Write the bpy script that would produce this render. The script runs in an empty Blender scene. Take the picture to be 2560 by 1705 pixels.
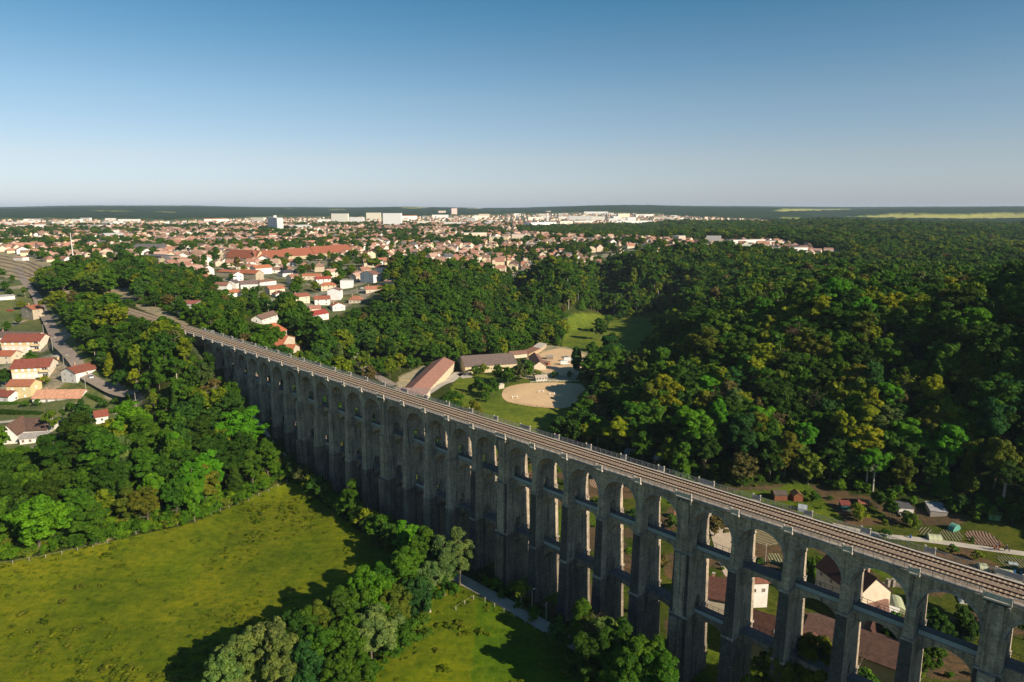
import bpy, math, random
import numpy as np
from mathutils import Vector, Matrix
random.seed(7); rng = np.random.default_rng(7)
R = math.radians
scene = bpy.context.scene
col = scene.collection
# ---------------------------------------------------------------- camera model (metres, camera looks along +Y)
FPX = 1707.0; TH = math.atan2(334.5, 1707.0); CT = math.cos(TH); ST = math.sin(TH); CZ = 117.3
VD = (-.7133, .7009); VN = (.7009, .7133); VP = 133.3      # direction of the viaduct, its normal, distance of its near face
def ray(x, y):
    u = x - 1280; v = 852.5 - y
    return (u, FPX*CT + v*ST, v*CT - FPX*ST)
def proj(X, Y, Z):
    Z = Z - CZ; d = Y*CT - Z*ST; d = np.where(d < 1, 1, d); up = Y*ST + Z*CT
    return 1280 + FPX*X/d, 852.5 - FPX*up/d
def vxy(s, q): return (s*VD[0] + (VP+q)*VN[0], s*VD[1] + (VP+q)*VN[1])
def flat(x, y, z):
    r = ray(x, y); t = (z-CZ)/r[2]; return r[0]*t, r[1]*t
# ---------------------------------------------------------------- terrain
PXC = [(0,1705,4),(600,1705,4),(1280,1705,4),(1900,1705,4),(2560,1705,4),(0,1412,7),(250,1362,6),(500,1300,6),(720,1205,6),(300,1560,4),
 (900,1350,5),(1330,1488,5),(1126,1359,5),(0,1300,13),(200,1260,12),(350,1250,10),(0,1180,19),(200,1150,19),(400,1150,16),(550,1170,10),
 (100,960,27),(40,1110,20),(200,1000,26),(340,1015,25),(100,882,33),(110,780,40),(60,700,50),(0,720,50),(300,880,40),(300,720,52),(420,760,52),
 (0,640,52),(1300,940,5),(1380,1000,5),(1240,1050,5),(1110,960,6),(980,930,9),(900,880,14),(830,830,24),(760,790,34),(700,760,41),(650,800,38),(700,850,34),
 (760,700,46),(900,700,48),(1000,680,50),(850,660,50),(1000,860,14),(1100,860,9),(1200,840,8),(1000,780,34),(1100,760,36),(1200,770,26),(1320,760,12),
 (1350,700,40),(1200,690,46),(1400,690,44),(1520,760,5),(1640,782,6),(1700,700,36),(1600,690,38),(1800,680,44),(1440,820,5),(1600,810,6),(1470,900,5),
 (1500,1000,6),(1560,930,9),(1540,1050,7),(1700,1150,7),(1700,985,23),(1700,870,25),(1800,840,34),(2050,1200,7),(2050,1005,28),(2050,850,50),(2050,770,52),
 (2400,1265,8),(2400,1060,28),(2400,900,51),(2400,790,52),(2560,1300,8),(2800,1350,8),(2750,1120,28),(2750,950,52),(2300,740,52),(1750,760,30),(1850,740,40),
 (2190,690,46),(2250,655,40),(2450,645,42),(2300,600,52),(2560,600,50),(2000,640,48),(1700,600,50),(1960,560,48),
 (-250,640,52),(300,640,52),(700,640,50),(1100,640,50),(1450,635,50),(-200,580,52),(300,580,51),(700,580,51),(1100,580,52),(1450,580,52),(2700,700,52)]
WC = [(-100,60,4),(120,60,4),(0,20,4),(250,60,6),(-250,150,8),(-300,60,10),(300,150,20),(380,200,50),(-420,200,35),(0,-200,6),(300,-200,30),(-300,-200,20),
      (900,300,52),(-900,300,48),(1500,600,52),(-1600,700,52)]
for s, z in ((245,8),(262,11),(280,17),(300,24),(325,33),(350,43),(372,50),(395,51.9),(420,52),(460,52),(520,52)):
    WC.append((*vxy(s, -3), z)); WC.append((*vxy(s, 14), z - (2 if s < 380 else .2)))
for s in (330, 360, 395, 430): WC.append((*vxy(s, -26), 40 if s < 400 else 46))
for az in range(-60, 61, 12):
    a = R(az)
    for r_, z in ((3000, 56), (4200, 62 if az < 18 else 52), (5800, 80), (8000, 99), (10500, 104), (15000, 92)):
        z2 = z + {-48:2,-36:-1,-24:2,-12:-2,0:-8,12:9,24:-3,36:1}.get(az, 0)*(r_ > 5000)
        if az == 12 and r_ == 8000: z2 += 22
        WC.append((r_*math.sin(a), r_*math.cos(a), z2))
for az, r_, z in ((8,8500,130),(2,9000,104),(14,9500,108),(19,9000,104),(-10,9500,112),(-24,10000,102),(-32,9000,112)): WC.append((r_*math.sin(R(az)), r_*math.cos(R(az)), z))
for az in (23, 30, 37):
    for r_, z in ((3300,46),(3800,57),(4600,70),(5200,78)): WC.append((r_*math.sin(R(az)), r_*math.cos(R(az)), z))
for az in (90, 140, 180, 220, 270):
    a = R(az)
    for r_ in (1500, 6000, 15000): WC.append((r_*math.sin(a), r_*math.cos(a), 52 if r_ < 3000 else 85))
CP = np.array([(*flat(x, y, z), z) for x, y, z in PXC] + WC, float)
def tr(X, Y):
    rr = np.sqrt(X*X + Y*Y) + 40
    L = np.log(rr/40)*3.2
    az = np.arctan2(X, Y)
    return np.stack([L*np.cos(az*.9)+0*L, L*np.sin(az*.9)], -1)
def tps_fit():
    P = tr(CP[:,0], CP[:,1]); n = len(P)
    d = np.linalg.norm(P[:,None]-P[None], axis=-1)
    K = np.where(d > 0, d*d*np.log(np.maximum(d,1e-9)), 0) + np.eye(n)*.004
    Q = np.hstack([np.ones((n,1)), P]); A = np.zeros((n+3,n+3)); A[:n,:n] = K; A[:n,n:] = Q; A[n:,:n] = Q.T
    return P, np.linalg.solve(A, np.concatenate([CP[:,2], [0,0,0]]))
TP, TW = tps_fit()
def fract_noise(X, Y, sc, seed):
    g = np.random.default_rng(seed).random((64,64)); x = X/sc; y = Y/sc; xi = np.floor(x).astype(int); yi = np.floor(y).astype(int)
    fx = x-xi; fy = y-yi; fx = fx*fx*(3-2*fx); fy = fy*fy*(3-2*fy)
    G = lambda a, b: g[a % 64, b % 64]
    return (G(xi,yi)*(1-fx)+G(xi+1,yi)*fx)*(1-fy)+(G(xi,yi+1)*(1-fx)+G(xi+1,yi+1)*fx)*fy
def hgt(X, Y):
    X = np.atleast_1d(np.asarray(X, float)); Y = np.atleast_1d(np.asarray(Y, float)); out = np.empty(X.shape)
    for i in range(0, len(X), 20000):
        p = tr(X[i:i+20000], Y[i:i+20000]); d2 = ((p[:,None]-TP[None])**2).sum(-1)
        out[i:i+20000] = (.5*d2*np.log(np.maximum(d2,1e-12)))@TW[:-3] + TW[-3] + p@TW[-2:]
    r_ = np.hypot(X, Y)
    out = out + (fract_noise(X, Y, 14, 1)-.5)*.7*np.clip((r_-60)/300,0.2,1) + (fract_noise(X, Y, 900, 2)-.5)*np.clip((r_-2600)/4000,0,1)*16 + (fract_noise(X, Y, 2600, 3)-.5)*np.clip((r_-4500)/4000,0,1)*52
    out = out + (fract_noise(X+50, Y, 330, 4)-.5)*20*np.clip((X-300)/250,0,1)*np.clip((Y-480)/300,0,1)*np.clip((4000-r_)/1500,0,1)*np.clip((X*2.2-Y*.62+260)/400,0,1)
    # level bench of the railway beyond the viaduct and floor limits
    s = X*VD[0]+Y*VD[1]; q = X*VN[0]+Y*VN[1]-VP
    w = np.clip((s-382)/14,0,1)*np.clip(1-(np.abs(q-4.5)-7)/8,0,1)*np.clip((700-s)/60,0,1)
    out = out*(1-w) + 51.35*w
    return np.maximum(out, 3.6)
def h1(X, Y): return float(hgt([X],[Y])[0])
def at(x, y):
    """ground point seen at pixel x, y of the 2560 px photograph (marched along the sight line)"""
    r = ray(x, y); hl = math.hypot(r[0], r[1]); ts = np.exp(np.linspace(math.log(90), math.log(14000), 700))/hl
    zz = CZ + r[2]*ts; g = hgt(r[0]*ts, r[1]*ts); k = np.nonzero(zz < g)[0]
    i = int(k[0]) if len(k) else 699
    if i > 0:
        a, b = zz[i-1]-g[i-1], g[i]-zz[i]; f = a/(a+b+1e-9); t = ts[i-1]+(ts[i]-ts[i-1])*f
    else: t = ts[0]
    X, Y = r[0]*t, r[1]*t
    return X, Y, h1(X, Y)
def inpoly(x, y, poly):
    c = np.zeros(np.shape(x), bool); n = len(poly)
    for i in range(n):
        x1, y1 = poly[i]; x2, y2 = poly[(i+1) % n]
        if y1 == y2: continue
        c ^= ((y1 > y) != (y2 > y)) & (x < (x2-x1)*(y-y1)/(y2-y1)+x1)
    return c
# land use, outlines of the ground areas traced on the photograph and thrown on to the terrain (0 forest)
LU = [
 (1, [(-900,545),(0,552),(300,553),(420,556),(700,546),(1000,546),(1250,539),(1500,534),(1660,538),(1690,556),(1500,572),(1330,588),(1480,598),(1700,604),(1950,606),(2030,624),(2140,646),(2120,662),(1960,646),(1800,634),(1650,640),(1540,668),(1400,672),(1280,712),(1100,684),(1000,676),(965,700),(960,745),(880,775),(800,806),(700,768),(600,745),(560,735),(500,690),(400,676),(300,672),(120,705),(-900,705)]),
 (1, [(1640,540),(1900,552),(1960,566),(1800,562),(1640,556)]),
 (0, [(1290,570),(1420,568),(1560,562),(1640,575),(1600,592),(1400,590),(1300,585)]),
 (2, [(-900,700),(60,700),(130,770),(240,925),(390,1005),(310,1062),(150,1106),(60,1132),(-100,1150),(-900,1200)]),
 (3, [(-2500,1560),(-900,1460),(0,1408),(250,1360),(480,1308),(600,1258),(705,1205),(745,1210),(900,1330),(1100,1400),(1300,1540),(1900,1900),(2400,2600),(4000,9000),(-9000,9000)]),
 (4, [(1250,1130),(1450,1120),(1560,1150),(1700,1225),(2000,1208),(2300,1268),(2700,1350),(3400,1500),(3400,2600),(2000,2400),(1500,1600),(1330,1500),(1150,1360),(1000,1300)]),
 (5, [(1110,1000),(1150,930),(1190,930),(1250,945),(1300,938),(1455,945),(1482,975),(1448,1030),(1405,1080),(1410,1130),(1200,1140)]),
 (5, [(1405,860),(1420,790),(1450,782),(1530,786),(1560,810),(1540,880),(1440,905),(1400,900)]),
 (5, [(1500,830),(1560,795),(1640,776),(1665,795),(1625,850),(1590,920),(1520,930),(1500,880)]),
 (6, [(1290,940),(1320,890),(1360,862),(1420,868),(1510,895),(1520,930),(1440,952),(1360,958)]),
 (6, [(985,975),(1000,940),(1035,925),(1060,912),(1085,935),(1060,1000)]),
 (7, [(-900,640),(0,628),(70,640),(140,662),(300,672),(300,684),(140,684),(130,700),(100,712),(0,690),(-900,680)]),
 (7, [(220,712),(330,722),(350,735),(340,760),(400,770),(450,800),(480,812),(450,812),(380,785),(290,745),(225,728)]),
 (8, [(2110,548),(2250,537),(2400,540),(2500,536),(2700,534),(2900,553),(2560,550),(2420,553),(2260,551)]),
 (8, [(1930,533),(1960,525),(2120,524),(2130,528)]), (8, [(1952,549),(2005,549),(1990,555),(1952,553)]),
 (8, [(228,530),(315,531),(330,534),(240,533)]), (8, [(390,533),(440,533),(440,535.5),(392,535.5)]),
 (8, [(706,523),(730,523),(730,525),(706,525)]),(8, [(825,526.5),(862,526.5),(862,529),(825,529)]), (8, [(1010,521),(1080,519.5),(1060,524),(1010,524)]), (8, [(1170,521.5),(1210,520.5),(1200,524),(1170,524)]),
]
def landuse(X, Y, Z):
    px, py = proj(X, Y, Z); out = np.zeros(len(px), int)
    for c, poly in LU: out[inpoly(px, py, poly)] = c
    s = X*VD[0]+Y*VD[1]; q = X*VN[0]+Y*VN[1]-VP
    out[(s > 230) & (s < 375) & (q > -4) & (q < 14)] = 9
    out[(s > 378) & (s < 640) & (np.abs(q-4) < 4.8)] = 7
    out[Y < 40] = 3
    return out
# ---------------------------------------------------------------- small mesh builder
def tag(o, label=None, cat=None, group=None, kind=None):
    if label: o['label'] = label
    if cat: o['category'] = cat
    if group: o['group'] = group
    if kind: o['kind'] = kind
    return o
def empty(name, loc=(0,0,0), rz=0, label=None, cat=None, group=None):
    o = bpy.data.objects.new(name, None); col.objects.link(o); o.location = loc; o.rotation_euler = (0,0,rz); o.empty_display_size = .5
    return tag(o, label, cat, group)
class MB:
    def __init__(s): s.v = []; s.f = []; s.m = []; s.c = []
    def add(s, vs, fs, m=0, c=None):
        b = len(s.v); s.v += [tuple(v) for v in vs]
        for f in fs: s.f.append(tuple(b+i for i in f)); s.m.append(m); s.c.append(c or (1,1,1))
        return s
    def box(s, x0, x1, y0, y1, z0, z1, m=0, c=None):
        return s.add([(x0,y0,z0),(x1,y0,z0),(x1,y1,z0),(x0,y1,z0),(x0,y0,z1),(x1,y0,z1),(x1,y1,z1),(x0,y1,z1)],
                     [(0,3,2,1),(4,5,6,7),(0,1,5,4),(1,2,6,5),(2,3,7,6),(3,0,4,7)], m, c)
    def prism(s, poly, fn, m=0, c=None):
        """poly: list of 2-tuples, fn(p, side) -> 3d point for side 0/1; closed solid"""
        n = len(poly); return s.add([fn(p,0) for p in poly]+[fn(p,1) for p in poly],
                 [tuple(range(n-1,-1,-1)), tuple(range(n,2*n))]+[(i,(i+1)%n,n+(i+1)%n,n+i) for i in range(n)], m, c)
    def tube(s, p0, p1, r0, r1=None, n=6, m=0, c=None):
        r1 = r0 if r1 is None else r1; p0 = Vector(p0); p1 = Vector(p1); d = (p1-p0).normalized()
        a = d.orthogonal().normalized(); b = d.cross(a); vs = []
        for p, r in ((p0,r0),(p1,r1)):
            for i in range(n): t = 2*math.pi*i/n; vs.append(p+(a*math.cos(t)+b*math.sin(t))*r)
        return s.add(vs, [(i,(i+1)%n,n+(i+1)%n,n+i) for i in range(n)]+[tuple(range(n-1,-1,-1)), tuple(range(n,2*n))], m, c)
    def build(s, name, mats, parent=None, loc=None, rz=0):
        me = bpy.data.meshes.new(name); me.from_pydata(s.v, [], s.f); me.polygons.foreach_set('material_index', s.m)
        at_ = me.color_attributes.new('Col', 'FLOAT_COLOR', 'CORNER'); n = [len(f) for f in s.f]
        a = np.ones((sum(n),4), np.float32); a[:,:3] = np.repeat(np.array(s.c, np.float32).reshape(-1,3), n, axis=0); at_.data.foreach_set('color', a.ravel())
        for m in (mats if isinstance(mats,(list,tuple)) else [mats]): me.materials.append(m)
        me.update(); o = bpy.data.objects.new(name, me); col.objects.link(o)
        if parent: o.parent = parent
        if loc: o.location = loc
        if rz: o.rotation_euler = (0,0,rz)
        return o
def npmesh(name, V, Fq, mats, cols=None, nrm=None):
    me = bpy.data.meshes.new(name); k = Fq.shape[1]
    me.vertices.add(len(V)); me.vertices.foreach_set('co', np.asarray(V,np.float32).ravel())
    me.loops.add(Fq.size); me.loops.foreach_set('vertex_index', Fq.ravel().astype(np.int32))
    me.polygons.add(len(Fq)); me.polygons.foreach_set('loop_start', np.arange(0,Fq.size,k,dtype=np.int32))
    try: me.polygons.foreach_set('loop_total', np.full(len(Fq),k,np.int32))
    except Exception: pass
    if cols is not None:
        a = me.color_attributes.new('Col','FLOAT_COLOR','POINT'); c = np.ones((len(V),4),np.float32); c[:,:3] = cols; a.data.foreach_set('color', c.ravel())
    for m in mats: me.materials.append(m)
    me.update(calc_edges=True); me.validate()
    return me
# ---------------------------------------------------------------- materials
class NT:
    def __init__(s, name):
        s.m = bpy.data.materials.new(name); s.m.use_nodes = True; s.t = s.m.node_tree; s.n = s.t.nodes; s.b = s.n['Principled BSDF']; s.o = s.n['Material Output']
    def new(s, t, **k):
        n = s.n.new(t)
        for a, v in k.items(): setattr(n, a, v)
        return n
    def L(s, a, b): s.t.links.new(a, b)
    def inp(s, sock, v):
        if hasattr(v, 'is_linked') or hasattr(v, 'links'): s.L(v, sock)
        else: sock.default_value = v
    def noise(s, scale, detail=4, rough=.6, vec=None, kind='ShaderNodeTexNoise'):
        n = s.new(kind); n.inputs['Scale'].default_value = scale
        if 'Detail' in n.inputs: n.inputs['Detail'].default_value = detail
        if 'Roughness' in n.inputs and kind == 'ShaderNodeTexNoise': n.inputs['Roughness'].default_value = rough
        if vec: s.L(vec, n.inputs['Vector'])
        return n
    def ramp(s, fac, stops):
        r = s.new('ShaderNodeValToRGB'); e = r.color_ramp.elements
        while len(e) < len(stops): e.new(.5)
        for i, (p, c) in enumerate(stops): e[i].position = p; e[i].color = (*c,1) if len(c) == 3 else c
        s.L(fac, r.inputs['Fac']); return r.outputs['Color']
    def mix(s, a, b, fac=.5, mode='MIX'):
        n = s.new('ShaderNodeMix', data_type='RGBA', blend_type=mode); s.inp(n.inputs[0], fac)
        for k, v in ((6,a),(7,b)):
            if isinstance(v, tuple): n.inputs[k].default_value = (*v,1) if len(v) == 3 else v
            else: s.L(v, n.inputs[k])
        return n.outputs[2]
    def pos(s, obj=True, scale=(1,1,1)):
        if obj: t = s.new('ShaderNodeTexCoord').outputs['Object']
        else: t = s.new('ShaderNodeNewGeometry').outputs['Position']
        m = s.new('ShaderNodeMapping'); m.inputs['Scale'].default_value = scale; s.L(t, m.inputs['Vector']); return m.outputs[0]
    def bump(s, h, d=.1, st=.5):
        b = s.new('ShaderNodeBump'); b.inputs['Distance'].default_value = d; b.inputs['Strength'].default_value = st; s.L(h, b.inputs['Height']); s.L(b.outputs[0], s.b.inputs['Normal'])
    def fin(s, c=None, rough=.85, metal=0, spec=.25):
        if c is not None: s.inp(s.b.inputs['Base Color'], (*c,1) if isinstance(c, tuple) else c)
        s.b.inputs['Roughness'].default_value = rough; s.b.inputs['Metallic'].default_value = metal; s.b.inputs['Specular IOR Level'].default_value = spec
        return s.m
def attrcol(t):
    a = t.new('ShaderNodeVertexColor', layer_name='Col'); return a.outputs['Color']
def simple(name, c, var=.15, sc=1.0, rough=.8, metal=0, spec=.3, bump=0):
    t = NT(name); n = t.noise(sc, 5, .6, t.pos()); lo = tuple(x*(1-var) for x in c); hi = tuple(min(1,x*(1+var)) for x in c)
    o = t.ramp(n.outputs['Fac'], [(.3,lo),(.7,hi)])
    if bump: t.bump(n.outputs['Fac'], bump, .6)
    return t.fin(o, rough, metal, spec)
def mat_stone(name, base, stain=1.0):
    t = NT(name); P = t.pos(False)
    br = t.new('ShaderNodeTexBrick'); br.inputs['Scale'].default_value = 1; br.inputs['Brick Width'].default_value = .75; br.inputs['Row Height'].default_value = .34; br.inputs['Mortar Size'].default_value = .03
    # coursed masonry: height runs up the wall, length along either horizontal axis
    sep = t.new('ShaderNodeSeparateXYZ'); t.L(t.pos(True), sep.inputs[0]); ad = t.new('ShaderNodeMath', operation='ADD'); t.L(sep.outputs[0], ad.inputs[0]); t.L(sep.outputs[1], ad.inputs[1])
    cb = t.new('ShaderNodeCombineXYZ'); t.L(ad.outputs[0], cb.inputs[0]); t.L(sep.outputs[2], cb.inputs[1]); t.L(cb.outputs[0], br.inputs['Vector'])
    br.inputs['Color1'].default_value = (*[x*.78 for x in base],1); br.inputs['Color2'].default_value = (*[x*1.18 for x in base],1); br.inputs['Mortar'].default_value = (*[x*.7 for x in base],1)
    n1 = t.noise(.22, 6, .65, P); n2 = t.noise(1.7, 5, .7, P); st = t.noise(1.0, 5, .7, t.pos(False,(1.2,1.2,.07)))
    c = t.mix(br.outputs['Color'], t.ramp(n1.outputs['Fac'], [(.3,(.5,.5,.52)),(.68,(1.15,1.1,1.02))]), .85, 'MULTIPLY')
    c = t.mix(c, t.ramp(n2.outputs['Fac'], [(.35,(.62,.62,.62)),(.65,(1.2,1.2,1.2))]), .7, 'MULTIPLY')
    c = t.mix(c, (.035,.034,.036), t.ramp(st.outputs['Fac'], [(.48,(0,0,0)),(.71,(.85*stain,)*3)]))
    pale = t.noise(.5, 7, .75, P); c = t.mix(c, (.5,.47,.42), t.ramp(pale.outputs['Fac'], [(.64,(0,0,0)),(.70,(.5,)*3)]))
    t.bump(n2.outputs['Fac'], .12, .6)
    return t.fin(c, .92, 0, .15)
M = {}
M['stone'] = mat_stone('weathered_limestone', (.50,.415,.315)); M['stone_low'] = mat_stone('dark_lower_limestone', (.30,.245,.19), 1.2); M['dark_front'] = mat_stone('dark_front_limestone', (.115,.105,.10), .8)  # base stone, darker tone for the lowest tier, darkest for some pier fronts
M['stone_pale'] = mat_stone('pale_dressed_limestone', (.44,.39,.33), .6)
M['cream'] = simple('limestone_coping', (.50,.44,.36), .2, 2.0, bump=.02)
t = NT('railway_ballast'); v = t.noise(9, 3, .6, t.pos(False), 'ShaderNodeTexVoronoi'); n = t.noise(.6, 5, .6, t.pos(False))
M['ballast'] = (t.bump(v.outputs['Distance'], .08, .9), t.fin(t.mix(t.ramp(v.outputs['Distance'], [(0,(.12,.085,.06)),(.55,(.32,.24,.18))]), t.ramp(n.outputs['Fac'], [(.3,(.75,.7,.66)),(.7,(1.1,1.08,1.05))]), 1, 'MULTIPLY'), .95))[1]
M['rail'] = simple('rusted_rail_steel', (.05,.022,.013), .4, 3, .7, .2); M['sleeper'] = simple('concrete_sleeper', (.42,.34,.24), .18, 2.5)
M['walk'] = simple('worn_walkway_paving', (.16,.15,.15), .25, 1.2); M['iron'] = simple('galvanised_railing', (.34,.34,.34), .2, 2, .5, .4)
M['green'] = simple('green_painted_railing', (.02,.07,.06), .3, 2, .5); M['mesh'] = simple('pale_safety_netting', (.33,.37,.38), .12, 1.5)
M['white'] = simple('white_render', (.78,.76,.71), .06, .4); M['glass'] = simple('window_glass', (.03,.035,.045), .2, 1, .08, 0, .8)
M['shutter'] = simple('white_roller_shutter', (.82,.82,.82), .04, 1); M['wood'] = simple('dark_timber', (.11,.05,.03), .3, 3); M['redwood'] = simple('red_brown_timber', (.28,.085,.035), .25, 3)
M['post'] = simple('weathered_grey_timber', (.36,.32,.27), .2, 3); M['concrete'] = simple('grey_concrete', (.42,.40,.37), .12, .8)
M['pole'] = simple('grey_lamp_post_metal', (.40,.38,.34), .1, 1, .5, .2); M['tyre'] = simple('black_rubber', (.012,.012,.012), .1)
M['tunnel'] = simple('pale_green_polythene', (.42,.44,.27), .15, .8, .5); M['teal'] = simple('teal_plastic_sheet', (.10,.30,.24), .2, 1, .5)
M['horse'] = simple('horse_coat', (.16,.06,.025), .3, 2); M['cloth'] = simple('rider_clothes', (.05,.06,.12), .3, 5); M['skin'] = simple('skin', (.5,.3,.2), .05)
def carpaint(nm, c): return simple(nm, c, .03, 1, .25, .1, .6)
# wall / roof materials read the colour of each building from its mesh
t = NT('rendered_wall'); n = t.noise(.5, 6, .65, t.pos(False)); n2 = t.noise(4, 4, .6, t.pos(False)); t.bump(n2.outputs['Fac'], .02, .4)
c = t.mix(attrcol(t), t.ramp(n.outputs['Fac'], [(.3,(.84,.82,.78)),(.7,(1.03,1.03,1.03))]), 1, 'MULTIPLY'); M['wall'] = t.fin(c, .9)
t = NT('roof_tile'); P = t.pos(False); n = t.noise(1.1, 6, .7, P); w = t.new('ShaderNodeTexWave', wave_type='BANDS', bands_direction='Z'); w.inputs['Scale'].default_value = 1.6; w.inputs['Distortion'].default_value = .8; t.L(P, w.inputs['Vector'])
c = t.mix(attrcol(t), t.ramp(n.outputs['Fac'], [(.3,(.5,.5,.52)),(.7,(1.25,1.2,1.15))]), 1, 'MULTIPLY'); c = t.mix(c, t.ramp(w.outputs['Fac'], [(.0,(.72,.7,.7)),(.4,(1,1,1))]), .35, 'MULTIPLY'); t.bump(w.outputs['Fac'], .05, .5); M['roof'] = t.fin(c, .85)
# facade with rows of windows, for blocks too far away to show each one
t = NT('flat_block_facade'); sep = t.new('ShaderNodeSeparateXYZ'); t.L(t.pos(True), sep.inputs[0]); ad = t.new('ShaderNodeMath', operation='ADD'); t.L(sep.outputs[0], ad.inputs[0]); t.L(sep.outputs[1], ad.inputs[1])
cb = t.new('ShaderNodeCombineXYZ'); t.L(ad.outputs[0], cb.inputs[0]); t.L(sep.outputs[2], cb.inputs[1])
br = t.new('ShaderNodeTexBrick'); br.offset = 0; br.inputs['Scale'].default_value = 1; br.inputs['Brick Width'].default_value = 3.3; br.inputs['Row Height'].default_value = 2.9; br.inputs['Mortar Size'].default_value = .85; br.inputs['Mortar Smooth'].default_value = 0
t.L(cb.outputs[0], br.inputs['Vector'])
geo = t.new('ShaderNodeNewGeometry'); sp2 = t.new('ShaderNodeSeparateXYZ'); t.L(geo.outputs['Normal'], sp2.inputs[0]); lt = t.new('ShaderNodeMath', operation='LESS_THAN'); t.L(sp2.outputs[2], lt.inputs[0]); lt.inputs[1].default_value = .5
f1 = t.new('ShaderNodeMath', operation='SUBTRACT'); f1.inputs[0].default_value = 1; t.L(br.outputs['Fac'], f1.inputs[1]); f2 = t.new('ShaderNodeMath', operation='MULTIPLY'); t.L(f1.outputs[0], f2.inputs[0]); t.L(lt.outputs[0], f2.inputs[1])
f3 = t.new('ShaderNodeMath', operation='MULTIPLY'); t.L(f2.outputs[0], f3.inputs[0]); f3.inputs[1].default_value = .55
M['facade'] = t.fin(t.mix(attrcol(t), (.10,.11,.12), f3.outputs[0]), .8)
def leafmat(name, stuff=False):
    t = NT(name); P = t.pos(False); oi = t.new('ShaderNodeObjectInfo')
    if isinstance(stuff, list): base = t.ramp(oi.outputs['Random'], stuff)
    elif stuff:
        base = t.ramp(oi.outputs['Random'], [(0,(0.028,0.067,0.006)),(.22,(0.046,0.115,0.008)),(.45,(0.067,0.151,0.009)),(.60,(0.028,0.084,0.013)),(.72,(0.096,0.160,0.009)),(.86,(0.173,0.205,0.010)),(.94,(0.038,0.109,0.023)),(.98,(0.122,0.102,0.038))])
    else: base = oi.outputs['Color']
    n = t.noise(.35, 4, .6, P); n2 = t.noise(2.6, 2, .6, P)
    c = t.mix(base, t.ramp(n.outputs['Fac'], [(.32,(.52,.66,.66)),(.68,(1.5,1.3,1.0))]), 1, 'MULTIPLY'); c = t.mix(c, t.ramp(n2.outputs['Fac'], [(.35,(.6,.68,.62)),(.65,(1.4,1.32,1.2))]), .9, 'MULTIPLY')
    t.fin(c, .6, 0, .12)
    tl = t.new('ShaderNodeBsdfTranslucent'); t.L(t.mix(c, (1.25,1.5,.5), 1, 'MULTIPLY'), tl.inputs['Color']); mx = t.new('ShaderNodeMixShader'); mx.inputs[0].default_value = .28
    t.L(t.b.outputs[0], mx.inputs[1]); t.L(tl.outputs[0], mx.inputs[2]); t.L(mx.outputs[0], t.o.inputs['Surface'])
    return t.m
M['leaf'] = leafmat('leaves'); M['leaf_mass'] = leafmat('leaves_of_the_wood', True)
M['bark'] = simple('bark', (.15,.12,.09), .35, 3, .95, bump=.03); M['bark_dead'] = simple('dead_bark', (.20,.15,.11), .3, 2, .95); M['bark_pale'] = simple('pale_bark', (.42,.37,.30), .25, 2, .95)
def roadmat(name, c, v=.18): 
    t = NT(name); P = t.pos(False); n = t.noise(.35, 6, .65, P); n2 = t.noise(9, 3, .6, P); t.bump(n2.outputs['Fac'], .01, .4)
    return t.fin(t.mix(t.ramp(n.outputs['Fac'], [(.3,tuple(x*(1-v) for x in c)),(.7,tuple(x*(1+v) for x in c))]), t.ramp(n2.outputs['Fac'], [(.3,(.85,)*3),(.7,(1.12,)*3)]), 1, 'MULTIPLY'), .95, 0, .1)
M['asphalt'] = roadmat('worn_asphalt', (.27,.22,.18)); M['gravel'] = roadmat('pale_gravel_track', (.46,.41,.34)); M['sand'] = roadmat('riding_sand', (.62,.43,.24), .10)
M['yard'] = roadmat('concrete_yard', (.50,.40,.29), .12)
# ground
t = NT('ground_cover'); P = t.pos(False); n1 = t.noise(.045, 8, .68, P); n2 = t.noise(.5, 6, .7, P); n3 = t.noise(3.2, 4, .7, P); n0 = t.noise(.3, 5, .7, t.pos(False,(.35,1.3,1)))
c = t.mix(attrcol(t), t.ramp(n1.outputs['Fac'], [(.34,(.62,.74,.72)),(.5,(.95,.96,.9)),(.66,(1.34,1.16,.98))]), 1, 'MULTIPLY')
c = t.mix(c, t.ramp(n2.outputs['Fac'], [(.36,(.55,.70,.66)),(.5,(1,1,1)),(.68,(1.30,1.16,1.04))]), .9, 'MULTIPLY')
c = t.mix(c, t.ramp(n0.outputs['Fac'], [(.38,(.72,.80,.76)),(.6,(1.14,1.08,1.02))]), .8, 'MULTIPLY')
c = t.mix(c, t.ramp(n3.outputs['Fac'], [(.3,(.66,.72,.7)),(.7,(1.26,1.2,1.2))]), .8, 'MULTIPLY')
mx = t.new('ShaderNodeMath', operation='ADD'); t.L(n2.outputs['Fac'], mx.inputs[0]); t.L(n3.outputs['Fac'], mx.inputs[1]); t.bump(mx.outputs[0], .5, .55)
M['ground'] = t.fin(c, .95, 0, .08)
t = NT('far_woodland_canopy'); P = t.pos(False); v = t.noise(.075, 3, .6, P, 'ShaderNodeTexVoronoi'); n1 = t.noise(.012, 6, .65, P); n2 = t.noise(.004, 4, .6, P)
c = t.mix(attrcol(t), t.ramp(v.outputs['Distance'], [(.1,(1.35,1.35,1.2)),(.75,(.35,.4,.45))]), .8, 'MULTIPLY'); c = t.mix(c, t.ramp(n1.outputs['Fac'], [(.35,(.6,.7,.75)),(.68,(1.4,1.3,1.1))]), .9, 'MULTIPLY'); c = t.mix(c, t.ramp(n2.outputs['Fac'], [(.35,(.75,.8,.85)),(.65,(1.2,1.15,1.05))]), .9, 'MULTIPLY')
M['canopy'] = t.fin(c, .95, 0, .05)
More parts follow.
